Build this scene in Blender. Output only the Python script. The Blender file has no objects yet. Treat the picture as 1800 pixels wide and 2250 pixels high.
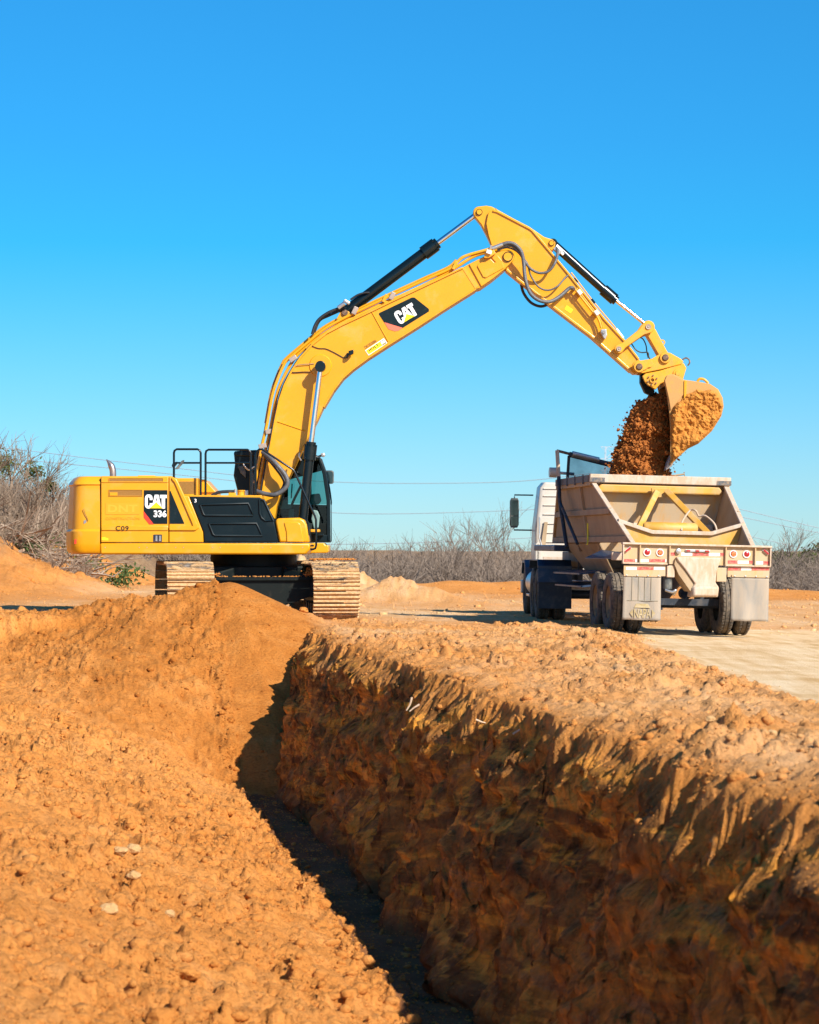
import bpy, math, random
import numpy as np
from mathutils import Vector, Matrix, noise as mnoise

random.seed(7)
RNG = np.random.default_rng(11)
R = math.radians
scene = bpy.context.scene
COL = scene.collection

# ------------------------------------------------------------------ camera
F, CX, HY, CZ = 6000.0, 900.0, 1205.0, 1.45     # focal length in photo pixels, centre column, horizon row, eye height
cam_d = bpy.data.cameras.new('camera')
cam_d.sensor_fit = 'HORIZONTAL'; cam_d.sensor_width = 24.0
cam_d.lens = F / 1800.0 * 24.0
cam_d.clip_start = 0.5; cam_d.clip_end = 9000
cam_d.dof.use_dof = True; cam_d.dof.focus_distance = 50.5; cam_d.dof.aperture_fstop = 4.2
cam = bpy.data.objects.new('camera', cam_d); COL.objects.link(cam)
cam.location = (0, 0, CZ); cam.rotation_euler = (R(90) + math.atan((HY - 1125) / F), 0, 0)
scene.camera = cam

# ------------------------------------------------------------------ sky, sun, exposure
SUN_EL, SUN_AZ = 36.0, 38.0                      # azimuth: degrees to the right of straight behind the camera
world = bpy.data.worlds.new('World'); scene.world = world; world.use_nodes = True
nt = world.node_tree; nt.nodes.clear()
tc = nt.nodes.new('ShaderNodeTexCoord')
mp = nt.nodes.new('ShaderNodeMapping'); mp.inputs['Scale'].default_value = (1, 1, 1.07)
mp.inputs['Location'].default_value = (0, 0, 0.036)
sky = nt.nodes.new('ShaderNodeTexSky'); sky.sky_type = 'NISHITA'; sky.sun_disc = False
sky.sun_elevation = R(SUN_EL); sky.sun_rotation = R(180 - SUN_AZ)
sky.air_density = 1.0; sky.dust_density = 1.0; sky.ozone_density = 6.0; sky.altitude = 100
hs = nt.nodes.new('ShaderNodeHueSaturation'); hs.inputs['Saturation'].default_value = 1.47
hs.inputs['Hue'].default_value = 0.491
bg = nt.nodes.new('ShaderNodeBackground'); bg.inputs['Strength'].default_value = 0.108
wo = nt.nodes.new('ShaderNodeOutputWorld')
nt.links.new(tc.outputs['Generated'], mp.inputs['Vector']); nt.links.new(mp.outputs[0], sky.inputs['Vector'])
nt.links.new(sky.outputs[0], hs.inputs['Color'])
# keep a little of the sky's own red so that shade is not tinted
flo = nt.nodes.new('ShaderNodeMix'); flo.data_type = 'RGBA'; flo.blend_type = 'MULTIPLY'; flo.inputs[0].default_value = 1.0; flo.inputs[7].default_value = (0.14, 0.14, 0.14, 1)
mxn = nt.nodes.new('ShaderNodeMix'); mxn.data_type = 'RGBA'; mxn.blend_type = 'LIGHTEN'; mxn.inputs[0].default_value = 1.0
nt.links.new(sky.outputs[0], flo.inputs[6]); nt.links.new(flo.outputs[2], mxn.inputs[6]); nt.links.new(hs.outputs[0], mxn.inputs[7])
nt.links.new(mxn.outputs[2], bg.inputs['Color'])
nt.links.new(bg.outputs[0], wo.inputs[0])
sd = bpy.data.lights.new('sun', 'SUN'); sd.energy = 5.0; sd.angle = R(0.53); sd.color = (1.0, 0.95, 0.86)
sun = bpy.data.objects.new('sun', sd); COL.objects.link(sun)
ldir = Vector((-math.sin(R(SUN_AZ)) * math.cos(R(SUN_EL)), math.cos(R(SUN_AZ)) * math.cos(R(SUN_EL)), -math.sin(R(SUN_EL))))
sun.rotation_euler = ldir.to_track_quat('-Z', 'Y').to_euler(); sun.location = (20, -30, 40)
vs = scene.view_settings
scene.display_settings.display_device = 'sRGB'
vs.view_transform = 'Standard'; vs.look = 'None'; vs.exposure = 0.62; vs.gamma = 1.0; vs.use_curve_mapping = False
scene.render.engine = 'CYCLES'
scene.cycles.use_denoising = True
scene.cycles.max_bounces = 6; scene.cycles.transparent_max_bounces = 12

# ------------------------------------------------------------------ materials
MATS = {}
def new_mat(name):
    m = bpy.data.materials.new(name); m.use_nodes = True; n = m.node_tree
    for x in list(n.nodes): n.nodes.remove(x)
    out = n.nodes.new('ShaderNodeOutputMaterial'); b = n.nodes.new('ShaderNodeBsdfPrincipled')
    n.links.new(b.outputs[0], out.inputs['Surface']); MATS[name] = m
    return m, n, b, out
def node(n, t, **kw):
    x = n.nodes.new(t)
    for k, v in kw.items(): setattr(x, k, v)
    return x
def noise_tex(n, vec, scale, detail=4, rough=0.55, dist=0.0):
    t = node(n, 'ShaderNodeTexNoise'); t.inputs['Scale'].default_value = scale; t.inputs['Detail'].default_value = detail
    t.inputs['Roughness'].default_value = rough; t.inputs['Distortion'].default_value = dist
    n.links.new(vec, t.inputs['Vector']); return t.outputs['Fac']
def ramp(n, fac, stops, interp='LINEAR'):
    r = node(n, 'ShaderNodeValToRGB'); r.color_ramp.interpolation = interp
    e = r.color_ramp.elements
    while len(e) > len(stops): e.remove(e[-1])
    while len(e) < len(stops): e.new(0.5)
    for i, (p, c) in enumerate(stops):
        e[i].position = p; e[i].color = (*c, 1) if len(c) == 3 else c
    n.links.new(fac, r.inputs[0]); return r.outputs[0]
def mix(n, fac, a, b, mode='MIX'):
    m = node(n, 'ShaderNodeMix', data_type='RGBA', blend_type=mode)
    for s, v in ((m.inputs[0], fac), (m.inputs[6], a), (m.inputs[7], b)):
        if isinstance(v, (int, float)): s.default_value = v
        elif isinstance(v, tuple): s.default_value = (*v, 1)
        else: n.links.new(v, s)
    return m.outputs[2]
def math_n(n, op, a, b=None, clamp=False):
    m = node(n, 'ShaderNodeMath', operation=op, use_clamp=clamp)
    for s, v in zip(m.inputs, (a, b)):
        if v is None: continue
        if isinstance(v, (int, float)): s.default_value = v
        else: n.links.new(v, s)
    return m.outputs[0]
def bump(n, b, h, strength=0.3, dist=0.02):
    x = node(n, 'ShaderNodeBump'); x.inputs['Strength'].default_value = strength; x.inputs['Distance'].default_value = dist
    n.links.new(h, x.inputs['Height']); n.links.new(x.outputs[0], b.inputs['Normal'])

def surf(name, col, rough=0.5, metal=0.0, dust=0.0, dustcol=(0.50, 0.31, 0.15), dscale=3.0, var=0.08, vscale=2.0, bmp=0.0, bscale=40, spec=0.5, coat=0.0, vstretch=None):
    """painted or bare hard surface: base colour with slight mottling, settled dust in a noise pattern, fine relief"""
    m, n, b, out = new_mat(name)
    g = node(n, 'ShaderNodeTexCoord').outputs['Object']
    if vstretch:
        mpn = node(n, 'ShaderNodeMapping'); mpn.inputs['Scale'].default_value = vstretch
        n.links.new(g, mpn.inputs[0]); gs = mpn.outputs[0]
    else: gs = g
    v = noise_tex(n, gs, vscale, 5)
    lo = tuple(c * (1 - var) for c in col); hi = tuple(min(1, c * (1 + var)) for c in col)
    c = ramp(n, v, [(0.3, lo), (0.7, hi)])
    rr = rough
    if dust > 0:
        d = noise_tex(n, gs, dscale, 8, 0.65, 0.4)
        th = 0.72 - dust * 0.5
        f = ramp(n, d, [(max(0.0, th - 0.12), (0, 0, 0)), (min(1.0, th + 0.12), (1, 1, 1))])
        f2 = math_n(n, 'MULTIPLY', f, min(1.0, 0.35 + dust))
        c = mix(n, f2, c, dustcol)
        r_ = math_n(n, 'MULTIPLY_ADD', f2, (0.9 - rough))
        r_.node.inputs[2].default_value = rough
        n.links.new(r_, b.inputs['Roughness'])
        if metal:
            mm = math_n(n, 'SUBTRACT', 1.0, f2); mm = math_n(n, 'MULTIPLY', mm, metal); n.links.new(mm, b.inputs['Metallic'])
    else:
        b.inputs['Roughness'].default_value = rough; b.inputs['Metallic'].default_value = metal
    n.links.new(c, b.inputs['Base Color'])
    b.inputs['Specular IOR Level'].default_value = spec
    if coat: b.inputs['Coat Weight'].default_value = coat; b.inputs['Coat Roughness'].default_value = 0.12
    if bmp > 0: bump(n, b, noise_tex(n, g, bscale, 6), bmp, 0.02)
    return m

YEL = (0.68, 0.305, 0.003)
surf('paint_yellow', YEL, 0.38, dust=0.14, dustcol=(0.62, 0.36, 0.12), dscale=2.6, var=0.06, vscale=1.2, coat=0.15, bmp=0.03, bscale=6)
surf('paint_yellow_worn', (0.74, 0.34, 0.012), 0.5, dust=0.30, dustcol=(0.45, 0.24, 0.08), dscale=6, var=0.1, vscale=7, bmp=0.05)
surf('paint_yellow_dusty', (0.66, 0.31, 0.02), 0.6, dust=0.70, dustcol=(0.50, 0.26, 0.085), dscale=3.5, var=0.1, bmp=0.1)
surf('grille_mesh', (0.30, 0.14, 0.02), 0.7, dust=0.2, dustcol=(0.36, 0.18, 0.05), dscale=120, var=0.3, vscale=220, bmp=0.5, bscale=300)
surf('panel_black', (0.003, 0.010, 0.013), 0.38, dust=0.08, dustcol=(0.02, 0.03, 0.03), dscale=2.2, var=0.2, spec=0.25)
surf('cylinder_black', (0.003, 0.008, 0.010), 0.25, dust=0.04, dustcol=(0.03, 0.03, 0.02), var=0.15, spec=0.4)
surf('undercarriage_black', (0.003, 0.006, 0.005), 0.5, dust=0.06, dustcol=(0.06, 0.045, 0.03), dscale=8, var=0.3, bmp=0.1, spec=0.2)
surf('chrome', (0.78, 0.78, 0.80), 0.16, metal=1.0, var=0.02)
surf('steel', (0.52, 0.51, 0.49), 0.38, metal=0.85, dust=0.12, var=0.1, vscale=9)
surf('steel_worn', (0.40, 0.33, 0.28), 0.5, metal=0.5, dust=0.3, dustcol=(0.30, 0.19, 0.11), dscale=14, var=0.2, vscale=14)
surf('pin_rust', (0.14, 0.085, 0.06), 0.6, metal=0.4, dust=0.2, dscale=20, var=0.3, vscale=20)
surf('hose_grey', (0.085, 0.088, 0.095), 0.45, dust=0.15, dustcol=(0.24, 0.20, 0.16), dscale=14, var=0.2, bmp=0.3, bscale=60)
surf('hose_black', (0.018, 0.02, 0.024), 0.45, dust=0.1, dustcol=(0.2, 0.15, 0.1), dscale=10, var=0.2)
def mud_steel():
    m, n, b, out = new_mat('mud_steel')
    g = node(n, 'ShaderNodeNewGeometry').outputs['Position']
    mpn = node(n, 'ShaderNodeMapping'); mpn.inputs['Scale'].default_value = (1.0, 3.0, 6.5); n.links.new(g, mpn.inputs[0])
    rnd = node(n, 'ShaderNodeObjectInfo').outputs['Random']
    f = math_n(n, 'ADD', noise_tex(n, mpn.outputs[0], 2.2, 8, 0.68, 0.5), math_n(n, 'MULTIPLY', rnd, 0.16))
    mud = ramp(n, f, [(0.42, (0, 0, 0)), (0.52, (1, 1, 1))])
    mc = ramp(n, noise_tex(n, g, 14, 7, 0.7), [(0.3, (0.46, 0.24, 0.08)), (0.55, (0.62, 0.39, 0.19)), (0.75, (0.74, 0.53, 0.31))])
    sc0 = ramp(n, noise_tex(n, mpn.outputs[0], 9, 6, 0.6), [(0.3, (0.07, 0.055, 0.045)), (0.7, (0.36, 0.30, 0.25))])
    n.links.new(mix(n, mud, sc0, mc), b.inputs['Base Color']); b.inputs['Roughness'].default_value = 0.75
    b.inputs['Specular IOR Level'].default_value = 0.3
    h = math_n(n, 'ADD', math_n(n, 'MULTIPLY', mud, 0.8), noise_tex(n, g, 26, 8, 0.7)); bump(n, b, h, 0.9, 0.03)
mud_steel()
surf('white_decal', (0.85, 0.85, 0.83), 0.5, var=0.03, dust=0.05, dscale=9)
surf('black_decal', (0.004, 0.012, 0.015), 0.4, var=0.2, dust=0.06, dustcol=(0.05, 0.05, 0.045), dscale=8, spec=0.25)
surf('red_decal', (0.75, 0.045, 0.02), 0.45, var=0.05)
surf('pink_decal', (0.82, 0.16, 0.09), 0.5, var=0.05)
surf('yellow_decal', (0.86, 0.66, 0.01), 0.45, var=0.03)
surf('ghost_decal', (0.74, 0.31, 0.008), 0.5, var=0.03)
surf('ghost_letter', (0.80, 0.36, 0.02), 0.5, var=0.03)
surf('brown_print', (0.22, 0.06, 0.01), 0.6, var=0.2, vscale=30)
surf('exhaust', (0.42, 0.36, 0.33), 0.35, metal=0.9, dust=0.15, var=0.15, vscale=8)
surf('mirror_shell', (0.05, 0.06, 0.06), 0.4, dust=0.3, dustcol=(0.28, 0.25, 0.2), dscale=5)
surf('mirror_glass', (0.09, 0.11, 0.11), 0.08, metal=1.0)  # dark tint stands in for the dark cab a mirror would reflect
surf('seat_grey', (0.10, 0.14, 0.13), 0.8, var=0.2)
surf('console_grey', (0.16, 0.26, 0.24), 0.6, var=0.15)
# dump trailer and tractor
TD = (0.48, 0.355, 0.22)
surf('trailer_tan', (0.56, 0.30, 0.08), 0.6, dust=0.62, dustcol=TD, dscale=3.0, var=0.14, vscale=2.5, bmp=0.08, vstretch=(1.6, 1, 0.4))
surf('trailer_yellow', (0.57, 0.29, 0.035), 0.5, dust=0.30, dustcol=TD, dscale=2.5, var=0.12)
surf('trailer_cream', (0.58, 0.47, 0.37), 0.65, dust=0.50, dustcol=(0.46, 0.31, 0.19), dscale=5, var=0.15, vscale=5, bmp=0.12, vstretch=(1.5, 1, 0.6))
surf('trailer_side', (0.32, 0.20, 0.10), 0.65, dust=0.5, dustcol=(0.42, 0.31, 0.19), dscale=1.6, var=0.2, vscale=2.5, bmp=0.1, vstretch=(1, 1, 0.4))
surf('cab_white', (0.56, 0.50, 0.42), 0.4, dust=0.25, dustcol=(0.55, 0.43, 0.31), dscale=2.5, var=0.05, coat=0.2)
surf('chassis_dark', (0.014, 0.022, 0.036), 0.5, dust=0.2, dustcol=(0.16, 0.13, 0.10), dscale=4, var=0.3)
surf('fender_blue', (0.022, 0.045, 0.09), 0.4, dust=0.2, dustcol=(0.2, 0.2, 0.2), dscale=3)
surf('tyre_rubber', (0.022, 0.022, 0.024), 0.8, dust=0.55, dustcol=(0.17, 0.13, 0.09), dscale=9, var=0.2, bmp=0.3, bscale=30)
surf('rim_steel', (0.10, 0.09, 0.08), 0.5, metal=0.3, dust=0.7, dustcol=(0.36, 0.22, 0.10), dscale=8)
surf('mudflap_grey', (0.27, 0.24, 0.20), 0.85, dust=0.45, dustcol=(0.38, 0.295, 0.21), dscale=3, var=0.12, vscale=2, bmp=0.12, vstretch=(2, 1, 0.5))
surf('mudflap_print', (0.38, 0.28, 0.12), 0.8, dust=0.35, dustcol=(0.43, 0.35, 0.25), dscale=12, var=0.15, vscale=10)
surf('mudflap_line', (0.28, 0.24, 0.17), 0.85, var=0.1)
surf('tape_red', (0.55, 0.06, 0.05), 0.4, dust=0.3, dustcol=(0.60, 0.34, 0.22), dscale=20)
surf('tape_white', (0.78, 0.72, 0.66), 0.4, dust=0.25, dustcol=(0.62, 0.46, 0.32), dscale=20)
surf('tape_dark', (0.07, 0.08, 0.09), 0.6, dust=0.3, dscale=20)
surf('lens_red', (0.36, 0.012, 0.012), 0.2, var=0.2, vscale=40, coat=0.5)
surf('lens_orange', (0.9, 0.30, 0.08), 0.25, var=0.1)
surf('lamp_ring', (0.70, 0.62, 0.58), 0.5, var=0.1)
surf('canvas_dark', (0.02, 0.03, 0.045), 0.7, dust=0.1)
# tinted cab glass
def glass(name, tint, gloss=0.10):
    m = bpy.data.materials.new(name); m.use_nodes = True; n = m.node_tree
    for x in list(n.nodes): n.nodes.remove(x)
    out = n.nodes.new('ShaderNodeOutputMaterial'); t = n.nodes.new('ShaderNodeBsdfTransparent'); t.inputs[0].default_value = (*tint, 1)
    g = n.nodes.new('ShaderNodeBsdfGlossy'); g.inputs['Roughness'].default_value = 0.03
    fr = n.nodes.new('ShaderNodeFresnel'); fr.inputs[0].default_value = 1.45
    mx = n.nodes.new('ShaderNodeMixShader'); n.links.new(fr.outputs[0], mx.inputs[0]); n.links.new(t.outputs[0], mx.inputs[1]); n.links.new(g.outputs[0], mx.inputs[2])
    n.links.new(mx.outputs[0], out.inputs[0]); MATS[name] = m
glass('cab_glass', (0.36, 0.60, 0.58))
def mesh_tarp():
    m = bpy.data.materials.new('tarp_mesh'); m.use_nodes = True; n = m.node_tree
    for x in list(n.nodes): n.nodes.remove(x)
    out = n.nodes.new('ShaderNodeOutputMaterial'); t = n.nodes.new('ShaderNodeBsdfTransparent'); t.inputs[0].default_value = (0.85, 0.9, 0.95, 1)
    d = n.nodes.new('ShaderNodeBsdfDiffuse'); d.inputs[0].default_value = (0.03, 0.055, 0.085, 1)
    g = node(n, 'ShaderNodeTexCoord').outputs['Object']
    f = ramp(n, noise_tex(n, g, 3.0, 4), [(0.3, (0.42,) * 3), (0.75, (0.68,) * 3)])
    mx = n.nodes.new('ShaderNodeMixShader'); n.links.new(f, mx.inputs[0]); n.links.new(t.outputs[0], mx.inputs[1]); n.links.new(d.outputs[0], mx.inputs[2])
    n.links.new(mx.outputs[0], out.inputs[0]); MATS['tarp_mesh'] = m
mesh_tarp()

def soil(name, wet=False):
    """loose orange earth; on the ground sheet three vertex attributes say where it is packed haul road, cut trench wall, or trench floor"""
    m, n, b, out = new_mat(name)
    g = node(n, 'ShaderNodeNewGeometry').outputs['Position']
    big = noise_tex(n, g, 0.35, 5, 0.6, 0.5)
    mid = noise_tex(n, g, 2.3, 7, 0.65, 0.3)
    fine = noise_tex(n, g, 24, 8, 0.7)
    c = ramp(n, big, [(0.32, (0.58, 0.210, 0.038)), (0.52, (0.66, 0.262, 0.058)), (0.72, (0.72, 0.322, 0.09))])
    c2 = ramp(n, mid, [(0.28, (0.52, 0.19, 0.038)), (0.5, (0.65, 0.255, 0.058)), (0.76, (0.73, 0.345, 0.115))])
    c = mix(n, 0.55, c, c2)
    spk = ramp(n, fine, [(0.30, (0.62, 0.55, 0.50)), (0.50, (1, 1, 1)), (0.74, (1.10, 1.12, 1.18))])
    c = mix(n, 1.0, c, spk, 'MULTIPLY')
    rd_ = node(n, 'ShaderNodeAttribute', attribute_name='road').outputs['Fac']
    if name == 'loose_soil':
        fr0 = node(n, 'ShaderNodeAttribute', attribute_name='fresh').outputs['Fac']
        c = mix(n, math_n(n, 'MULTIPLY', fr0, 0.75), c, mix(n, 1.0, ramp(n, mid, [(0.28, (0.33, 0.098, 0.012)), (0.5, (0.44, 0.148, 0.022)), (0.76, (0.53, 0.205, 0.042))]), spk, 'MULTIPLY'))
        c = mix(n, rd_, c, (0.78, 0.53, 0.27))
    if name == 'ground_soil':
        fr_ = node(n, 'ShaderNodeAttribute', attribute_name='fresh').outputs['Fac']
        fcol = ramp(n, mid, [(0.28, (0.33, 0.098, 0.012)), (0.5, (0.44, 0.148, 0.022)), (0.76, (0.53, 0.205, 0.042))])
        c = mix(n, math_n(n, 'MULTIPLY', fr_, 0.75), c, mix(n, 1.0, fcol, spk, 'MULTIPLY'))
        road = node(n, 'ShaderNodeAttribute', attribute_name='road').outputs['Fac']
        mpr = node(n, 'ShaderNodeMapping'); mpr.inputs['Scale'].default_value = (2.4, 0.16, 1.0); mpr.inputs['Rotation'].default_value = (0, 0, R(-5)); n.links.new(g, mpr.inputs[0])
        rn = math_n(n, 'ADD', math_n(n, 'MULTIPLY', noise_tex(n, g, 0.8, 7, 0.6, 0.6), 0.5), math_n(n, 'MULTIPLY', noise_tex(n, mpr.outputs[0], 1.6, 7, 0.65, 0.3), 0.5))
        rc = ramp(n, rn, [(0.38, (0.62, 0.36, 0.145)), (0.48, (0.76, 0.50, 0.25)), (0.62, (0.88, 0.65, 0.39))])
        c = mix(n, road, c, rc)
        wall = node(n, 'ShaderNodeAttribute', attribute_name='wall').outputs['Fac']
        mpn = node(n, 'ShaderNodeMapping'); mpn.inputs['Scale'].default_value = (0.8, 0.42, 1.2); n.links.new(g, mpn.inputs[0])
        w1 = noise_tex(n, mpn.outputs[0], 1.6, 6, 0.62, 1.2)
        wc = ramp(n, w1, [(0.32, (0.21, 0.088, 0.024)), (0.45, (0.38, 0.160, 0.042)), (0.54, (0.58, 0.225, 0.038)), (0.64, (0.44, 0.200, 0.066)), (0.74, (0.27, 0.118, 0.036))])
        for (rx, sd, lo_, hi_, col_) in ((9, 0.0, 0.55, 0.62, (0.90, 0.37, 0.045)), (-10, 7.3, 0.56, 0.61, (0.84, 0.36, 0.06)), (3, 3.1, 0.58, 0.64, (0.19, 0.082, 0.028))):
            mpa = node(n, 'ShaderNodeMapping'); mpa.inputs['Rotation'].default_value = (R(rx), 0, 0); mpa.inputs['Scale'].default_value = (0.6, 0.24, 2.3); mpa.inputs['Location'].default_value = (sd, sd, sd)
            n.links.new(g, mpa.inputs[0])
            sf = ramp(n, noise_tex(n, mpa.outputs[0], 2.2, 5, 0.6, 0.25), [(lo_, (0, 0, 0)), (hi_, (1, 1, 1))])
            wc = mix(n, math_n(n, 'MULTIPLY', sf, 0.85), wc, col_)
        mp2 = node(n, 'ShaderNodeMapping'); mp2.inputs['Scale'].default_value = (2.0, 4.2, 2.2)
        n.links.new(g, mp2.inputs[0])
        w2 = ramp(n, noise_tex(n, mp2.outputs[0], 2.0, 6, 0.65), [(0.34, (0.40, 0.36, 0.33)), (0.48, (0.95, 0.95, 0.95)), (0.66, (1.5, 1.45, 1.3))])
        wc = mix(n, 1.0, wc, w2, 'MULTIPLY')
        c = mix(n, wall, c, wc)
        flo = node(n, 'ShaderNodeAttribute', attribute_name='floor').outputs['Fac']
        fc = ramp(n, mid, [(0.3, (0.15, 0.06, 0.022)), (0.7, (0.33, 0.135, 0.05))])  # trench floor is the same soil; its shade is painted in darker
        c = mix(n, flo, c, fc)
        far = node(n, 'ShaderNodeAttribute', attribute_name='grass').outputs['Fac']
        gc = ramp(n, mid, [(0.3, (0.15, 0.10, 0.06)), (0.7, (0.30, 0.22, 0.13))])
        c = mix(n, far, c, gc)
    n.links.new(c, b.inputs['Base Color']); b.inputs['Roughness'].default_value = 0.95
    b.inputs['Specular IOR Level'].default_value = 0.15
    h = math_n(n, 'ADD', noise_tex(n, g, 15, 8, 0.7), math_n(n, 'MULTIPLY', fine, 0.5))
    if name == 'ground_soil':
        mp3 = node(n, 'ShaderNodeMapping'); mp3.inputs['Scale'].default_value = (1.0, 8.0, 1.6); mp3.inputs['Rotation'].default_value = (R(12), 0, 0)
        n.links.new(g, mp3.inputs[0])
        h = math_n(n, 'ADD', h, math_n(n, 'MULTIPLY', math_n(n, 'MULTIPLY', noise_tex(n, mp3.outputs[0], 1.5, 5, 0.6), wall), 2.6))
    bump(n, b, h, 1.0, 0.05)
    return m
soil('ground_soil'); soil('loose_soil')
def soil_tint(name, lo, hi, bscale=20, bstr=0.8):
    m, n, b, out = new_mat(name)
    g = node(n, 'ShaderNodeNewGeometry').outputs['Position']
    f = noise_tex(n, g, 6, 8, 0.7)
    n.links.new(ramp(n, f, [(0.3, lo), (0.7, hi)]), b.inputs['Base Color']); b.inputs['Roughness'].default_value = 0.95
    b.inputs['Specular IOR Level'].default_value = 0.15
    bump(n, b, noise_tex(n, g, bscale, 8, 0.7), bstr, 0.04)
soil_tint('dark_soil', (0.20, 0.056, 0.012), (0.58, 0.205, 0.046), 30)
soil_tint('bucket_crust', (0.42, 0.15, 0.025), (0.66, 0.29, 0.06), 26)
soil_tint('pale_stone', (0.58, 0.32, 0.12), (0.68, 0.42, 0.19), 30, 0.9)
soil_tint('root_wood', (0.55, 0.38, 0.24), (0.72, 0.55, 0.38), 60, 0.3)
soil_tint('bark_grey', (0.13, 0.098, 0.075), (0.28, 0.215, 0.165), 12, 0.2)
soil_tint('bark_brown', (0.13, 0.09, 0.06), (0.30, 0.22, 0.155), 12, 0.2)
soil_tint('dead_wood', (0.16, 0.11, 0.075), (0.42, 0.31, 0.22), 14, 0.3)
soil_tint('leaf_green', (0.03, 0.055, 0.012), (0.11, 0.12, 0.03), 8, 0.1)
soil_tint('weed_green', (0.035, 0.07, 0.02), (0.10, 0.13, 0.04), 8, 0.1)
surf('wire_grey', (0.25, 0.27, 0.30), 0.5)
surf('tower_steel', (0.42, 0.44, 0.47), 0.5)
# ------------------------------------------------------------------ helpers
def at(x, y, Y):
    """world point at depth Y that the photo shows at column x, row y"""
    return Vector(((x - CX) / F * Y, Y, CZ - (y - HY) / F * Y))
ORG = {}
def tag(o, label=None, cat=None, group=None, kind=None):
    if label: o['label'] = label
    if cat: o['category'] = cat
    if group: o['group'] = group
    if kind: o['kind'] = kind
    return o
def empty(name, loc, rot=(0, 0, 0), local=False):
    o = bpy.data.objects.new(name, None); COL.objects.link(o); o.location = loc; o.rotation_euler = rot
    o.empty_display_size = 0.5
    ORG[o] = Vector((0, 0, 0)) if local else Vector(loc)
    return o
class MB:
    """collects simple solids; build() links them as ONE mesh object"""
    def __init__(s): s.v = []; s.f = []
    def add(s, v, f):
        k = len(s.v); s.v += [tuple(p) for p in v]; s.f += [tuple(i + k for i in q) for q in f]; return s
    def prism(s, pts, y0, y1):
        """polygon in the x-z plane, given as (x,z), extruded from y0 to y1"""
        n = len(pts); a = sum(pts[i][0] * pts[(i + 1) % n][1] - pts[(i + 1) % n][0] * pts[i][1] for i in range(n))
        if a < 0: pts = pts[::-1]
        v = [(x, y0, z) for x, z in pts] + [(x, y1, z) for x, z in pts]
        f = [tuple(range(n)), tuple(range(2 * n - 1, n - 1, -1))] + [((i + 1) % n, i, i + n, (i + 1) % n + n) for i in range(n)]
        return s.add(v, f)
    def px(s, pts, y0, y1, yref=None):
        """polygon traced in photo pixels at depth yref (default y0), extruded from y0 to y1"""
        q = [at(x, y, yref or y0) for x, y in pts]
        return s.prism([(p.x, p.z) for p in q], y0, y1)
    def flat(s, pts, Y):
        """one face, traced in photo pixels, facing the viewer at depth Y"""
        q = [at(x, y, Y) for x, y in pts]; n = len(q)
        a = sum(q[i].x * q[(i + 1) % n].z - q[(i + 1) % n].x * q[i].z for i in range(n))
        if a < 0: q = q[::-1]
        return s.add(q, [tuple(range(n))])
    def box(s, c, d, M=None):
        v = [Vector((x * d[0] / 2, y * d[1] / 2, z * d[2] / 2)) for x in (-1, 1) for y in (-1, 1) for z in (-1, 1)]
        if M: v = [M @ p for p in v]
        v = [p + Vector(c) for p in v]
        return s.add(v, [(0, 1, 3, 2), (4, 6, 7, 5), (0, 4, 5, 1), (2, 3, 7, 6), (0, 2, 6, 4), (1, 5, 7, 3)])
    def box2(s, a, b): return s.box([(a[i] + b[i]) / 2 for i in range(3)], [abs(b[i] - a[i]) for i in range(3)])
    def tube(s, path, r, seg=10, cap=True):
        path = [Vector(p) for p in path]; n = len(path)
        rs = r if isinstance(r, (list, tuple)) else [r] * n
        up = None; rings = []
        for i, p in enumerate(path):
            t = (path[min(i + 1, n - 1)] - path[max(i - 1, 0)]).normalized()
            if up is None: up = t.orthogonal().normalized()
            else:
                up = (up - t * up.dot(t)); up = up.normalized() if up.length > 1e-6 else t.orthogonal().normalized()
            w = t.cross(up)
            rings.append([p + (up * math.cos(2 * math.pi * k / seg) + w * math.sin(2 * math.pi * k / seg)) * rs[i] for k in range(seg)])
        v = [q for g in rings for q in g]
        f = [(i * seg + k, i * seg + (k + 1) % seg, (i + 1) * seg + (k + 1) % seg, (i + 1) * seg + k) for i in range(n - 1) for k in range(seg)]
        if cap: f += [tuple(range(seg - 1, -1, -1)), tuple(range((n - 1) * seg, n * seg))]
        return s.add(v, f)
    def cyl(s, a, b, r, seg=24, r2=None): return s.tube([a, b], [r, r if r2 is None else r2], seg)
    def loft(s, rings, cap=True):
        m = len(rings[0]); v = [p for g in rings for p in g]
        f = [(i * m + k, i * m + (k + 1) % m, (i + 1) * m + (k + 1) % m, (i + 1) * m + k) for i in range(len(rings) - 1) for k in range(m)]
        if cap: f += [tuple(range(m - 1, -1, -1)), tuple(range((len(rings) - 1) * m, len(rings) * m))]
        return s.add(v, f)
    def lathe(s, prof, c, axis='y', seg=32):
        """profile (radius, offset along axis) turned round an axis through c"""
        rings = []
        for k in range(seg):
            a = 2 * math.pi * k / seg; ca, sa = math.cos(a), math.sin(a)
            g = []
            for r, o in prof:
                d = {'y': (r * ca, o, r * sa), 'x': (o, r * ca, r * sa), 'z': (r * ca, r * sa, o)}[axis]
                g.append(Vector(c) + Vector(d))
            rings.append(g)
        m = len(prof); v = [p for g in rings for p in g]
        f = [(k * m + i, k * m + i + 1, ((k + 1) % seg) * m + i + 1, ((k + 1) % seg) * m + i) for k in range(seg) for i in range(m - 1)]
        return s.add(v, f)
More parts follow.
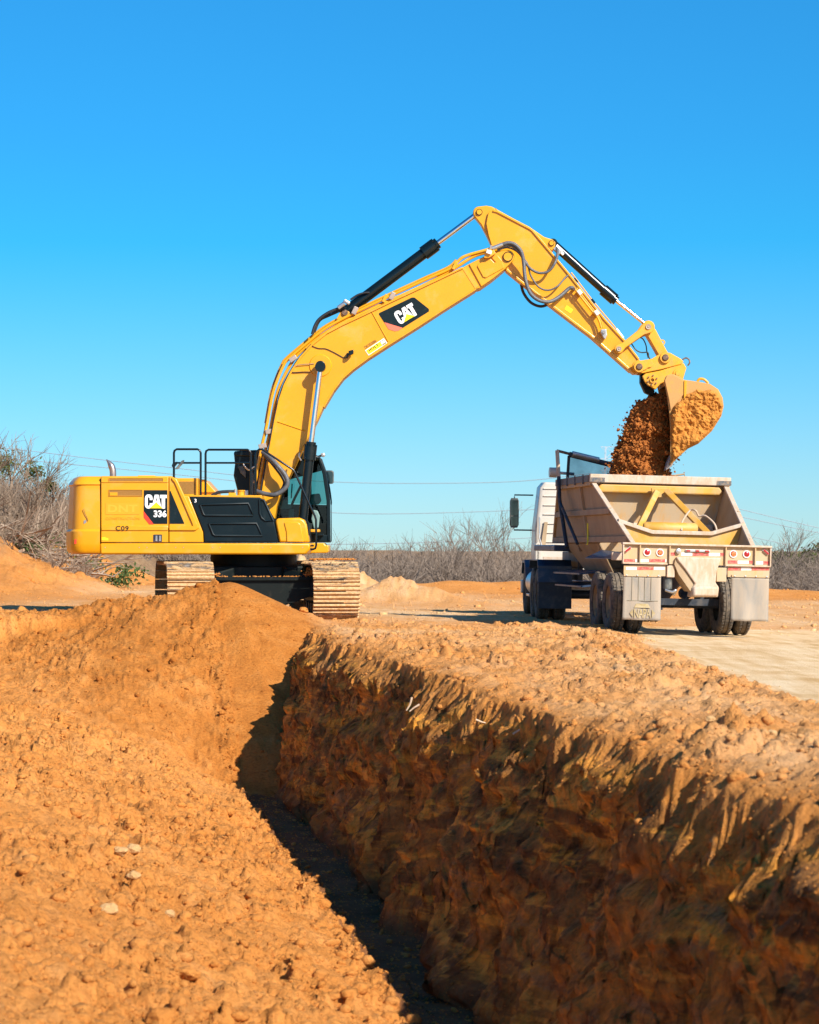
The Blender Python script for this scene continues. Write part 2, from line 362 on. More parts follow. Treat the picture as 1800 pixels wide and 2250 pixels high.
    def build(s, name, mat, parent=None, bevel=0, smooth=None, fix=True):
        c = Vector((0, 0, 0))
        lo = [min(p[i] for p in s.v) for i in range(3)]; hi = [max(p[i] for p in s.v) for i in range(3)]
        c = Vector([(lo[i] + hi[i]) / 2 for i in range(3)])
        me = bpy.data.meshes.new(name)
        me.from_pydata([(p[0] - c[0], p[1] - c[1], p[2] - c[2]) for p in s.v], [], s.f)
        if fix:
            import bmesh
            bm = bmesh.new(); bm.from_mesh(me); bmesh.ops.recalc_face_normals(bm, faces=bm.faces[:]); bm.to_mesh(me); bm.free()
        me.materials.append(MATS[mat])
        o = bpy.data.objects.new(name, me); COL.objects.link(o)
        if smooth is not None:
            me.polygons.foreach_set('use_smooth', [True] * len(me.polygons))
            me.set_sharp_from_angle(angle=R(smooth))
        if bevel:
            b = o.modifiers.new('bevel', 'BEVEL'); b.width = bevel; b.segments = 2; b.limit_method = 'ANGLE'; b.angle_limit = R(35)
            b.use_clamp_overlap = True
        ORG[o] = c
        if parent is not None: o.parent = parent; o.location = c - ORG[parent]
        else: o.location = c
        return o
def mesh_np(name, V, Fa, mat, smooth=False, attrs=None):
    """large mesh straight from arrays; Fa is (n,3) or (n,4)"""
    me = bpy.data.meshes.new(name); k = Fa.shape[1]
    me.vertices.add(len(V)); me.vertices.foreach_set('co', np.ascontiguousarray(V, np.float32).ravel())
    me.loops.add(Fa.size); me.loops.foreach_set('vertex_index', np.ascontiguousarray(Fa, np.int32).ravel())
    me.polygons.add(len(Fa)); me.polygons.foreach_set('loop_start', np.arange(0, Fa.size, k, dtype=np.int32))
    me.polygons.foreach_set('use_smooth', np.full(len(Fa), bool(smooth)))
    me.update(calc_edges=True)
    for an, arr in (attrs or {}).items():
        a = me.attributes.new(an, 'FLOAT', 'POINT'); a.data.foreach_set('value', np.ascontiguousarray(arr, np.float32).ravel())
    me.materials.append(MATS[mat]); me.validate()
    o = bpy.data.objects.new(name, me); COL.objects.link(o); ORG[o] = Vector((0, 0, 0))
    return o
def bez(pts, n=8):
    """smooth curve through points (Catmull-Rom)"""
    P = [Vector(p) for p in pts]; P = [P[0] * 2 - P[1]] + P + [P[-1] * 2 - P[-2]]; out = []
    for i in range(1, len(P) - 2):
        a, b, c, d = P[i - 1:i + 3]
        for k in range(n):
            t = k / n
            out.append(0.5 * ((2 * b) + (c - a) * t + (2 * a - 5 * b + 4 * c - d) * t * t + (3 * b - a - 3 * c + d) * t ** 3))
    return out + [P[-2]]
def pxs(pts, Y, n=8):
    """smooth path through photo pixels; Y a number or one depth per point"""
    Ys = Y if isinstance(Y, (list, tuple)) else [Y] * len(pts)
    return bez([at(x, y, d) for (x, y), d in zip(pts, Ys)], n)
def arc(cx, cy, r, a0, a1, n=8):
    return [(cx + r * math.cos(R(a0 + (a1 - a0) * i / n)), cy - r * math.sin(R(a0 + (a1 - a0) * i / n))) for i in range(n + 1)]
def rrect(x0, y0, x1, y1, r, n=4):
    return arc(x1 - r, y0 + r, r, 90, 0, n) + arc(x1 - r, y1 - r, r, 0, -90, n) + arc(x0 + r, y1 - r, r, -90, -180, n) + arc(x0 + r, y0 + r, r, 180, 90, n)

# numpy noise
def _h(ix, iy, iz, seed):
    h = (ix.astype(np.uint32) * np.uint32(374761393)) ^ (iy.astype(np.uint32) * np.uint32(668265263)) ^ (iz.astype(np.uint32) * np.uint32(2147483647 - 58)) ^ np.uint32((seed * 1274126177) & 0xffffffff)
    h = (h ^ (h >> np.uint32(13))) * np.uint32(1274126177); h = (h ^ (h >> np.uint32(16))) * np.uint32(2246822519); h ^= h >> np.uint32(15)
    return h.astype(np.float32) / np.float32(4294967295.0)
def vn2(x, y, seed=0):
    x = np.asarray(x, np.float32); y = np.asarray(y, np.float32)
    x0 = np.floor(x); y0 = np.floor(y); fx = x - x0; fy = y - y0
    ix = x0.astype(np.int64); iy = y0.astype(np.int64); z = np.zeros_like(ix)
    u = fx * fx * fx * (fx * (fx * 6 - 15) + 10); v = fy * fy * fy * (fy * (fy * 6 - 15) + 10)
    a = _h(ix, iy, z, seed); b = _h(ix + 1, iy, z, seed); c = _h(ix, iy + 1, z, seed); d = _h(ix + 1, iy + 1, z, seed)
    return (a + (b - a) * u + (c - a) * v + (a - b - c + d) * u * v) * 2 - 1
def fbm(x, y, oct=4, seed=0, gain=0.5, lac=2.03):
    s = 0; a = 1.0; t = 0
    for i in range(oct):
        s = s + a * vn2(x * lac ** i + 17.3 * i, y * lac ** i - 9.1 * i, seed + i); t += a; a *= gain
    return s / t
def ridged(x, y, oct=4, seed=0):
    s = 0; a = 1.0; t = 0
    for i in range(oct):
        s = s + a * (1 - np.abs(vn2(x * 2.03 ** i, y * 2.03 ** i, seed + i))); t += a; a *= 0.5
    return s / t
def sst(a, b, x):
    t = np.clip((x - a) / (b - a), 0, 1); return t * t * (3 - 2 * t)
def smax(a, b, k): return 0.5 * (a + b + np.sqrt((a - b) ** 2 + k * k))

# ------------------------------------------------------------------ the ground: one sheet with the trench cut into it
def xtop(Y): return 2.27 - (np.clip(Y, -50, 60) - 15.1) * 0.129          # right-hand lip of the trench
def grade(X, Y): return 0.055 - 0.0245 * np.clip(X, -12, 12)
SEGS = [(-220, -60, 3), (-60, -16, 12), (-16, -5.8, 64), (-5.8, -1.55, 215), (-1.55, -0.98, 24), (-0.98, 0.12, 180), (0.12, 4.6, 165), (4.6, 16, 60), (16, 60, 12), (60, 220, 3)]
dcol = np.concatenate([np.linspace(a, b, n, endpoint=False) for a, b, n in SEGS] + [[220.0]])
rows = np.concatenate([np.linspace(-60, 0, 8, endpoint=False), np.linspace(0, 12, 30, endpoint=False), np.linspace(12, 30, 330, endpoint=False), np.linspace(30, 49, 260, endpoint=False),
                       np.linspace(49, 66, 70, endpoint=False), np.linspace(66, 120, 110, endpoint=False), np.geomspace(120, 4000, 26)])
Dg, Yg = np.meshgrid(dcol, rows)
scl = np.maximum(1.0, Yg / 50.0)
Xg = xtop(Yg) + Dg * scl
q_edge = 0.20 * fbm(Yg[:, :1] * 0.55, Yg[:, :1] * 0 + 3, 3, 5) + 0.07 * fbm(Yg[:, :1] * 2.6, Yg[:, :1] * 0 + 9, 3, 6)
lipw = 0.02 + 0.20 * np.clip(fbm(Yg[:, :1] * 0.5, Yg[:, :1] * 0 + 1.5, 2, 8) + 0.15, 0, 1) + 0.50 * np.clip(fbm(Yg[:, :1] * 1.3, Yg[:, :1] * 0 + 4.5, 5, 9, 0.75) - 0.02, 0, 1)
lipw = lipw * (0.5 + 0.5 * sst(15, 30, Yg[:, :1]))
G = grade(Xg, Yg)
depth = 2.30 * sst(2.5, 8.0, Yg) * (1 - sst(45.2, 47.0, Yg))
# finger-like tongues of loose earth that hang over the lip
tong = 0.11 * fbm(Yg * 2.6 - Dg * 2.0, Dg * 1.6, 4, 12, 0.65) + 0.07 * fbm(Yg * 8.0, Dg * 6, 4, 13, 0.7)
q = -(Dg - q_edge) + tong * ((Dg > -1.2) & (Dg < 0.5))
q = np.where(q > 0, q, q)
slope1 = 0.72
zlip = -slope1 * np.clip(q, 0, lipw)
zsteep = -2.75 * np.clip(q - lipw, 0, 10)
zr = np.maximum(zlip + zsteep, -depth)
zr = np.where(q <= 0, 0, zr)
# left bank climbs gently from the floor
bank = -depth + 0.36 * np.clip(-Dg - 1.50, 0, 3.0) + 0.16 * np.clip(-Dg - 4.5, 0, 6)
bank = np.minimum(bank, 0.02)
zt = np.where(Dg > -1.50, zr, bank)
Z = G + zt
# spoil heap in front of the excavator: ridge segments with sides at the angle of repose
flank = 0.78 + 0.22 * sst(-4.8, -3.0, Xg)
def ridge(px0, py0, z0, px1, py1, z1, sl):
    vx, vy = px1 - px0, py1 - py0; L = vx * vx + vy * vy
    t = np.clip(((Xg - px0) * vx + (Yg - py0) * vy) / L, 0, 1)
    d = np.sqrt((Xg - px0 - t * vx) ** 2 + (Yg - py0 - t * vy) ** 2)
    return z0 + (z1 - z0) * t - sl * flank * (np.sqrt(d * d + 0.06) - 0.24)
heapn = 0.12 * fbm(Xg * 0.8, Yg * 0.8, 4, 21) + 0.16 * (ridged(Xg * 0.55 + 0.35 * Yg, Yg * 0.22, 3, 22) - 0.6)
heap = ridge(-3.10, 46.9, 0.86, -3.45, 46.9, 0.80, 0.50)
heap = np.maximum(heap, ridge(-3.45, 47.0, 0.62, -5.2, 47.3, 0.50, 0.47))
heap = np.maximum(heap, ridge(-5.2, 47.3, 0.50, -6.4, 47.4, 0.20, 0.40))
heap = np.maximum(heap, ridge(-6.4, 47.4, 0.20, -9, 47.8, -0.10, 0.34))
heap = np.maximum(heap, ridge(-3.1, 46.9, 0.80, -1.8, 47.2, 0.24, 0.45))
heap = heap + heapn * sst(49.5, 46, Yg) * 0.8
near = (Yg > 30) & (Yg < 49.6)
buried = near & (heap > Z - 0.05)
kk = 0.10 + 0.40 * sst(-1.6, -2.8, Dg) * sst(30, 36, Yg) * (1 - sst(44.5, 46.5, Yg))
Z = np.where(near, smax(Z, heap, kk) - 0.02 * np.exp(-np.abs(Z - heap) * 8), Z)
# excavator pad, haul road, loose strip, far mounds
road = sst(-0.2, 0.7, Xg - (3.30 + 0.35 * fbm(Yg * 0.25, Yg * 0 + 2, 3, 31) + 0.25 * fbm(Yg * 1.4, Xg * 0.8, 3, 32))) * sst(14, 22, Yg) * (1 - sst(52.5, 55, Yg))
strip = sst(-0.05, 0.3, q * -1) * (1 - road) * (Yg < 50)
pale = strip * 0.42 * (0.6 + 0.6 * fbm(Xg * 0.8, Yg * 0.5, 3, 34))
Z += strip * (0.05 * fbm(Xg * 1.1, Yg * 0.7, 4, 41) + 0.07 * np.exp(-((Xg - 2.6) / 0.8) ** 2) * sst(52, 44, Yg))
Z += road * (-0.03 + 0.012 * fbm(Xg * 2.5, Yg * 0.35, 4, 43))
midr = sst(48.5, 52, Yg) * (1 - sst(84, 90, Yg)) * np.clip(0.45 + 0.6 * fbm(Xg * 0.25, Yg * 0.12, 4, 33), 0, 1) * sst(-9.5, -7.5, Xg)
road = np.maximum(road, midr * 0.85)
farf = sst(56, 62, Yg)
Z += farf * (0.06 * fbm(Xg * 0.4, Yg * 0.15, 4, 51) + 0.025 * fbm(Xg * 1.6, Yg * 0.7, 4, 52, 0.65))
Z += sst(49.5, 52, Yg) * (1 - farf) * 0.03 * fbm(Xg * 2, Yg * 0.8, 4, 53, 0.6)
def mound(mx, my, mz, rx, ry, s):
    d = np.sqrt(((Xg - mx) / rx) ** 2 + ((Yg - my) / ry) ** 2)
    return mz * np.clip(1 - d, 0, 1) ** 0.9 * (1 + 0.7 * fbm(Xg * 1.6, Yg * 1.1, 5, s, 0.65))
Z += mound(-2.6, 78, 1.0, 2.8, 4, 61) + mound(0.1, 73, 0.42, 1.5, 3, 62) + mound(-0.35, 74, 0.25, 0.8, 2, 66) + mound(1.0, 71, 0.16, 1.6, 2.5, 63) + mound(-1.1, 72, 0.30, 1.4, 2.5, 67)
# bank at the left and the low berm at the far edge of the site, ground falls away behind it
hx = -8.2 - 0.03 * (Yg - 70) + 0.7 * fbm(Yg * 0.12, Xg * 0.1, 3, 71)
hill = np.clip(hx - Xg, 0, 40)
Z += sst(58, 74, Yg) * (1 - sst(130, 190, Yg)) * (np.minimum(hill * 0.38, 2.2 + 0.12 * hill) * (0.9 + 0.3 * fbm(Xg * 0.5, Yg * 0.3, 4, 72)) + 0.34 * fbm(Xg * 1.3, Yg * 0.7, 5, 73, 0.62) * sst(0, 1.5, hill))
Z += 0.34 * np.exp(-((Yg - 92) / 1.6) ** 2) * sst(-6, 2, Xg) * (1 + 0.5 * fbm(Xg * 0.5, Yg * 0.5, 3, 81))
Z -= 1.05 * sst(94, 120, Yg) * sst(-14, -6, Xg) + 1.5 * sst(150, 400, Yg)
# relief of the surface itself
loose = np.clip(strip + ((Dg < -1.5) & (Yg > 8) & (Yg < 49.6)).astype(np.float32), 0, 1)
amp = np.where(Dg < -1.4, 1.0, 0.8)
lump = np.clip(fbm(Xg * 7, Yg * 4.5, 3, 97, 0.65), 0, 1) ** 0.7
Z += loose * amp * (0.040 * fbm(Xg * 4, Yg * 3, 5, 91, 0.65) + 0.045 * np.abs(fbm(Xg * 11, Yg * 7, 4, 92, 0.65)) + 0.045 * lump)
clump = np.clip(fbm(Xg * 2.2, Yg * 1.6, 4, 93, 0.6) - 0.08, 0, 1)
Z += loose * 0.13 * clump * sst(44, 36, Yg)
# rounded clods packed in the surface: cell bumps with creases between them, in patches
def cells(x, y, seed):
    ix = np.floor(x).astype(np.int64); iy = np.floor(y).astype(np.int64); best = np.full(x.shape, 9.0, np.float32); hv = np.zeros(x.shape, np.float32); zz = np.zeros_like(ix)
    for a in (-1, 0, 1):
        for b in (-1, 0, 1):
            jx, jy = ix + a, iy + b
            px = jx + _h(jx, jy, zz, seed); py = jy + _h(jx, jy, zz, seed + 1); d = (x - px) ** 2 + (y - py) ** 2
            m = d < best; best = np.where(m, d, best); hv = np.where(m, _h(jx, jy, zz, seed + 2), hv)
    return np.sqrt(best), hv
patch = sst(-0.25, 0.35, fbm(Xg * 0.9, Yg * 0.6, 4, 98, 0.6))
for (fr_, am_, sd_) in ((3.2, 0.10, 171), (5.5, 0.10, 141), (11.0, 0.06, 151)):
    d_, h_ = cells(Xg * fr_ + 0.6 * fbm(Xg * 6, Yg * 6, 2, 161), Yg * fr_ * 0.8 + 0.6 * fbm(Xg * 6, Yg * 6, 2, 162), sd_)
    Z += loose * amp * am_ * (0.35 + 0.65 * patch) * np.sqrt(np.clip(1 - d_ * d_ / 0.55, 0, 1)) * np.clip(h_ * 1.6 - 0.5, 0, 1) * np.where(Yg > 40, 0.6, 1)
# faint parallel tooth marks on the left bank
Z += loose * (Dg < -1.6) * 0.018 * np.sin((Yg * 1.0 + Dg * 2.2) * 9 + 2 * fbm(Xg, Yg, 3, 95)) * np.clip(fbm(Xg * 0.7, Yg * 0.5, 2, 96) + 0.1, 0, 1) * 2
# cut wall: chunky blocks, vertical streaks and diagonal scrape marks, pushed in and out of the wall
hz = np.clip(-(Z - G), 0, 3)
wall = sst(0.01, 0.10, q - lipw) * (0.25 + 0.75 * sst(0, 0.12, depth + zt)) * (q < 1.25) * ~buried * (Dg > -1.5) * (Yg < 47)
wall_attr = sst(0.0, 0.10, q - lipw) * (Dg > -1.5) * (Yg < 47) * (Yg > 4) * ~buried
wx = 0.5 * fbm(Yg * 0.9, hz * 0.9, 3, 101)
blocks = fbm(Yg * 0.55 + wx, hz * 1.1 - 0.15 * Yg, 4, 102, 0.55)
steps = np.floor((fbm(Yg * 0.35 + wx, hz * 1.5 + wx, 3, 107) + 1.0) * 5) / 5 - 1.0
ledge = ridged(Yg * 0.35 + wx * 0.4, hz * 2.6 + 0.10 * Yg + 0.4 * wx, 3, 103) - 0.62
tooth = ridged(Yg * 2.6 + 0.5 * hz + wx, hz * 0.7 + wx, 3, 108) - 0.62
tmask = sst(-0.1, 0.25, fbm(Yg * 0.4, hz * 1.2, 3, 109))
streak = ridged(Yg * 3.8 + 0.3 * wx, hz * 2.0 + wx, 3, 104) - 0.62
rough = ridged(Yg * 6.5, hz * 7.5, 3, 105) - 0.62
Xg = Xg + wall * (-0.06 + 0.17 * blocks + 0.12 * steps + 0.22 * ledge + 0.20 * tooth * tmask + 0.14 * streak + 0.085 * rough)
Z = Z + wall * (0.02 * fbm(Yg * 5, hz * 6, 3, 106))
floor = (1 - sst(0.0, 0.25, np.abs(zt + depth))) * (Dg > -1.75) * (Dg < 0) * (depth > 0.6)
Z += floor * (0.05 * fbm(Xg * 3, Yg * 2, 4, 111) + 0.04 * clump)
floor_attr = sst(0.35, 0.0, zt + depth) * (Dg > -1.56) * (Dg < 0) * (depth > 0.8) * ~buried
grass = np.clip(sst(96, 104, Yg) + sst(58, 74, Yg) * sst(0.9, 1.6, np.minimum(hill * 0.4, 3) + 0.5 * fbm(Xg * 0.8, Yg * 0.4, 3, 121)), 0, 1) * 0.85
fresh = near * sst(-0.25, 0.1, heap - Z + 0.1 + 0.25 * fbm(Xg * 0.7, Yg * 0.7, 4, 131)) * sst(50, 48, Yg)
nr, nc = Xg.shape
V = np.stack([Xg, Yg, Z], -1).reshape(-1, 3)
idx = np.arange(nr * nc).reshape(nr, nc)
FQ = np.stack([idx[:-1, :-1], idx[:-1, 1:], idx[1:, 1:], idx[1:, :-1]], -1).reshape(-1, 4)
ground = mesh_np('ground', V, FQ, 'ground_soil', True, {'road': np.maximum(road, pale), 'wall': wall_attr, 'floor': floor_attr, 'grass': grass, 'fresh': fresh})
tag(ground, 'orange earth of the site with a deep trench cut into it', None, None, 'structure')
Pg = np.stack([Xg, Yg, Z], -1)
def ground_z(x, y):
    """height of the sheet under a point (nearest node)"""
    r = int(np.clip(np.searchsorted(rows, y), 0, nr - 1)); c = int(np.argmin(np.abs(Pg[r, :, 0] - x))); return float(Pg[r, c, 2])

# ------------------------------------------------------------------ loose clods lying on the sheet (uncountable)
def ico():
    t = (1 + 5 ** 0.5) / 2
    v = np.array([(-1, t, 0), (1, t, 0), (-1, -t, 0), (1, -t, 0), (0, -1, t), (0, 1, t), (0, -1, -t), (0, 1, -t), (t, 0, -1), (t, 0, 1), (-t, 0, -1), (-t, 0, 1)], np.float32)
    f = np.array([(0, 11, 5), (0, 5, 1), (0, 1, 7), (0, 7, 10), (0, 10, 11), (1, 5, 9), (5, 11, 4), (11, 10, 2), (10, 7, 6), (7, 1, 8), (3, 9, 4), (3, 4, 2), (3, 2, 6), (3, 6, 8), (3, 8, 9), (4, 9, 5), (2, 4, 11), (6, 2, 10), (8, 6, 7), (9, 8, 1)])
    return v / np.linalg.norm(v[0]), f
OCT_V = np.array([(1, 0, 0), (-1, 0, 0), (0, 1, 0), (0, -1, 0), (0, 0, 1), (0, 0, -1)], np.float32)
OCT_F = np.array([(0, 2, 4), (2, 1, 4), (1, 3, 4), (3, 0, 4), (2, 0, 5), (1, 2, 5), (3, 1, 5), (0, 3, 5)])
ICO_V, ICO_F = ico()
def clods(pos, size, BV, BF, flat=0.75):
    n = len(pos); m = len(BV)
    jit = 1 + 0.24 * (RNG.random((n, m, 1), np.float32) * 2 - 1)
    v = BV[None] * jit
    qa = RNG.normal(size=(n, 4)).astype(np.float32); qa /= np.linalg.norm(qa, axis=1, keepdims=True)
    w, x, y, z = qa.T
    M = np.stack([1 - 2 * (y * y + z * z), 2 * (x * y - z * w), 2 * (x * z + y * w), 2 * (x * y + z * w), 1 - 2 * (x * x + z * z), 2 * (y * z - x * w), 2 * (x * z - y * w), 2 * (y * z + x * w), 1 - 2 * (x * x + y * y)], -1).reshape(n, 3, 3)
    st = RNG.uniform(0.6, 1.25, (n, 1, 3)).astype(np.float32)
    v = np.einsum('nij,nmj->nmi', M, v * st) * np.asarray(size, np.float32)[:, None, None]
    v[:, :, 2] *= flat
    v = v + np.asarray(pos, np.float32)[:, None, :]
    f = BF[None] + (np.arange(n) * m)[:, None, None]
    return v.reshape(-1, 3), f.reshape(-1, 3)
A = Pg[:-1, :-1]; B = Pg[:-1, 1:]; Cc = Pg[1:, 1:]; E = Pg[1:, :-1]
area = 0.5 * np.linalg.norm(np.cross(Cc - A, E - B), axis=-1)
Yc = A[..., 1]; Dc_ = Dg[:-1, :-1]
lip_mask = (q[:-1, :-1] > -0.1) & (q[:-1, :-1] < lipw[:-1] + 0.25) & (Dc_ > -1.5)
dens = loose[:-1, :-1] * (0.25 + 0.5 * patch[:-1, :-1] + 1.2 * clump[:-1, :-1]) + 0.5 * lip_mask + 0.9 * floor[:-1, :-1]
dens = dens + 0.10 * ((Yc > 49.4) & (Yc < 95)) * (1 - 0.6 * road[:-1, :-1])
vis = (np.abs(A[..., 0]) < 0.155 * Yc + 0.9) & (Yc > 12.5) & (Yc < 95)
w = area * dens * vis * (18.0 / np.clip(Yc, 12, 95)) ** 1.6
w = (w / w.sum()).ravel(); cw = np.cumsum(w)
SC = []
def scatter(n):
    k = np.searchsorted(cw, RNG.random(n)); k = np.clip(k, 0, len(w) - 1)
    r, c = np.unravel_index(k, area.shape); u, v = RNG.random((2, n, 1))
    SC.append((np.maximum(road, pale)[r, c], fresh[r, c], ((q[r, c] > 0.02) & (Dg[r, c] > -1.5)).astype(np.float32)))
    return A[r, c] * (1 - u) * (1 - v) + B[r, c] * u * (1 - v) + Cc[r, c] * u * v + E[r, c] * (1 - u) * v
p_s = scatter(38000); s_s = (0.008 + 0.012 * RNG.random(len(p_s)) ** 2) * (0.55 + p_s[:, 1] / 38)
p_l = scatter(15000); s_l = 0.010 + 0.045 * RNG.random(len(p_l)) ** 10 + 0.010 * RNG.random(len(p_l)); s_l *= 0.75 + p_l[:, 1] / 75
p_l[:, 2] += s_l * 0.12
s_l *= 1 + 0.35 * ((SC[1][0] < 0.05) & (p_l[:, 1] < 40)); s_l *= 1 - 0.55 * SC[1][2]; s_s *= 1 - 0.3 * SC[0][2]
v1, f1 = clods(p_s, s_s, OCT_V, OCT_F); v2, f2 = clods(p_l, s_l, ICO_V, ICO_F)
tag(mesh_np('clods', np.concatenate([v1, v2]), np.concatenate([f1, f2 + len(v1)]), 'loose_soil', True, {k: np.concatenate([np.repeat(SC[0][i], 6), np.repeat(SC[1][i], 12)]) for i, k in enumerate(('road', 'fresh'))}), 'loose orange clods scattered over the trench banks and heap', None, None, 'stuff')
# ------------------------------------------------------------------ lettering
def text_mb(txt, bold=0.0, font_space=1.0):
    """flat letters of the built-in font as (verts 2-D in a unit box, faces, aspect)"""
    cu = bpy.data.curves.new('t', 'FONT'); cu.body = txt; cu.offset = bold; cu.resolution_u = 3; cu.space_character = font_space
    ob = bpy.data.objects.new('t', cu); COL.objects.link(ob)
    dg = bpy.context.evaluated_depsgraph_get(); me = ob.evaluated_get(dg).to_mesh()
    v = [(p.co.x, p.co.y) for p in me.vertices]; f = [tuple(p.vertices) for p in me.polygons]
    ob.evaluated_get(dg).to_mesh_clear(); bpy.data.objects.remove(ob); bpy.data.curves.remove(cu)
    x0 = min(p[0] for p in v); x1 = max(p[0] for p in v); y0 = min(p[1] for p in v); y1 = max(p[1] for p in v)
    return [((x - x0) / (x1 - x0), (y - y0) / (y1 - y0)) for x, y in v], f
def text_px(mb, txt, o, u, v, Y, bold=0.0, sp=1.0):
    """letters filling the box o + u + v (photo pixels) on the plane at depth Y"""
    p, f = text_mb(txt, bold, sp)
    mb.add([at(o[0] + a * u[0] + b * v[0], o[1] + a * u[1] + b * v[1], Y) for a, b in p], f); return mb
L_C = [(0, .25), (0, .75), (.05, .9), (.15, .99), (.3, 1), (.42, .97), (.51, .88), (.54, .75), (.54, .6), (.34, .6), (.34, .74), (.31, .79), (.27, .81), (.23, .79), (.2, .74), (.2, .26), (.23, .21), (.27, .19), (.31, .21), (.34, .26), (.34, .38), (.54, .38), (.54, .25), (.51, .12), (.42, .03), (.3, 0), (.15, .01), (.05, .1)]
L_A = [(.70, .98), (.96, .98), (1.16, .1), (.98, .27), (.80, .46), (.62, .28), (.50, .15)]
L_A2 = [(.828, .80), (.785, .56), (.885, .56)]
L_T = [(1.06, .97), (1.545, .97), (1.545, .74), (1.43, .74), (1.43, 0), (1.19, 0), (1.19, .74), (1.06, .74)]
L_TRI = [(.80, .444), (.33, .02), (1.26, .02)]
def logo(parent, o, s, ang, Y):
    c, sn = math.cos(R(ang)), math.sin(R(ang))
    def m(P): return [(o[0] + s * (x * c - y * sn), o[1] - s * (x * sn + y * c)) for x, y in P]
    MB().flat(m(L_C), Y).flat(m(L_A), Y).flat(m(L_T), Y).build('logo_letters', 'white_decal', parent, fix=False)
    MB().flat(m(L_A2), Y - .002).build('letter_counter', 'black_decal', parent, fix=False)
    MB().flat(m(L_TRI), Y - .003).build('logo_triangle', 'yellow_decal', parent, fix=False)

# ------------------------------------------------------------------ excavator
YC = 52.0; YN, YF = YC - 1.5, YC + 1.5; YB = YC - 0.34
XC = -2.97
EX = empty('excavator', (XC, YC, 0.13))
tag(EX, 'yellow tracked excavator tipping earth from its raised bucket into the trailer', 'excavator')
sc_n = YN / F
def Xn(x, Y=YN): return (x - CX) / F * Y
def Zn(y, Y=YN): return CZ - (y - HY) / F * Y

# counterweight: rounded tail, lofted through plan outlines
def tail_plan(ins, z):
    rr = 3.53 - ins; pts = [(Xn(219.5), YN + ins), (-6.02 + ins * .6, YN + ins)]
    a0 = math.asin((1.5 - .38) / 3.53)
    end = (XC - rr * math.cos(a0), YC - rr * math.sin(a0)); ctl = (-6.30 + ins * .8, YN + ins)
    p0 = pts[-1]
    for k in range(1, 6):
        t = k / 6; pts.append(((1 - t) ** 2 * p0[0] + 2 * t * (1 - t) * ctl[0] + t * t * end[0], (1 - t) ** 2 * p0[1] + 2 * t * (1 - t) * ctl[1] + t * t * end[1]))
    half = pts + [(XC - rr * math.cos(a0 * (1 - k / 6)), YC - rr * math.sin(a0 * (1 - k / 6))) for k in range(0, 6)]
    ring = half + [(XC - rr, YC)] + [(x, 2 * YC - y) for x, y in half[::-1]]
    return [(x, y, z) for x, y in ring]
zb, zt_ = Zn(1217.5), Zn(1046)
lv = [(.10, zb), (.03, zb + .025), (0, zb + .07), (-.012, zb + .2), (-.012, zb + .42), (.02, zb + .46), (.035, zb + .8), (.05, zb + 1.27), (.03, zb + 1.29), (.04, zb + 1.33), (.13, zt_ - .015), (.17, zt_)]
cw_ = MB().loft([tail_plan(i, z) for i, z in lv]).build('counterweight', 'paint_yellow', EX, smooth=32)
MB().px([(164, 1185), (178, 1184), (175, 1194), (163, 1195)], YN + .02, YN + .05, YN).build('reflector', 'red_decal', cw_)
MB().tube(pxs([(183, 1118), (187, 1130), (191, 1138), (193, 1145)], YN + .012, 4), 0.006, 5).build('scratch', 'pin_rust', cw_)
MB().flat([(184, 1144), (189, 1142), (190, 1148), (184, 1151)], YN + .018).build('sticker', 'steel', cw_, fix=False)
# house: dark core, panels hung on it
core = MB().px([(222, 1050), (378, 1050), (404, 1091), (571, 1093), (601, 1145), (678, 1148), (678, 1192), (222, 1192)], YN + .07, YF - .07).build('house_core', 'undercarriage_black', EX)
sill = MB()
sz0, sz1 = Zn(1218.5), Zn(1193.3)
sill.prism([(Xn(219.8), sz0), (Xn(672), sz0), (Xn(681), sz0 + .10), (Xn(682), sz1), (Xn(219.8), sz1)], YN, YF)
sill_o = sill.build('house_sill', 'paint_yellow', EX, bevel=.035, smooth=30)
for x in (231, 306, 323, 386, 403, 467, 484, 577, 595, 665):
    p = at(x, 1203, YN); MB().lathe([(0, -.006), (.009, -.005), (.012, .004)], p, 'y', 10).build('bolt', 'steel', sill_o)
door = MB().px([(222, 1046.5), (370, 1046.5), (370, 1191.8), (222, 1191.8)], YN + .002, YN + .09, YN).build('engine_door', 'paint_yellow', EX, bevel=.012, smooth=30)
MB().px([(222.6, 1058.5), (369.4, 1058.5), (369.4, 1060), (222.6, 1060)], YN - .012, YN + .01, YN).build('door_crease', 'paint_yellow', door, bevel=.004)
MB().px([(222.6, 1155), (369.4, 1155), (369.4, 1166), (222.6, 1166)], YN - .016, YN + .01, YN).build('door_rib', 'paint_yellow', door, bevel=.014, smooth=30)
for (a, b, c, d) in ((239.6, 1051, 358, 1058), (239.6, 1076.3, 312.5, 1089.5)):
    MB().flat([(a, b), (c, b), (c, d), (a, d)], YN - .003).build('grille', 'grille_mesh', door, fix=False)
    fr = MB()
    for (x0, y0, x1, y1) in ((a - .8, b - .8, c + .8, b), (a - .8, d, c + .8, d + .8), (a - .8, b, a, d), (c, b, c + .8, d)): fr.px([(x0, y0), (x1, y0), (x1, y1), (x0, y1)], YN - .012, YN + .005, YN)
    fr.build('grille_frame', 'paint_yellow', door)
MB().px([(241, 1082), (258, 1082), (258, 1089), (241, 1089)], YN - .015, YN, YN).build('latch_plate', 'paint_yellow', door, bevel=.003)
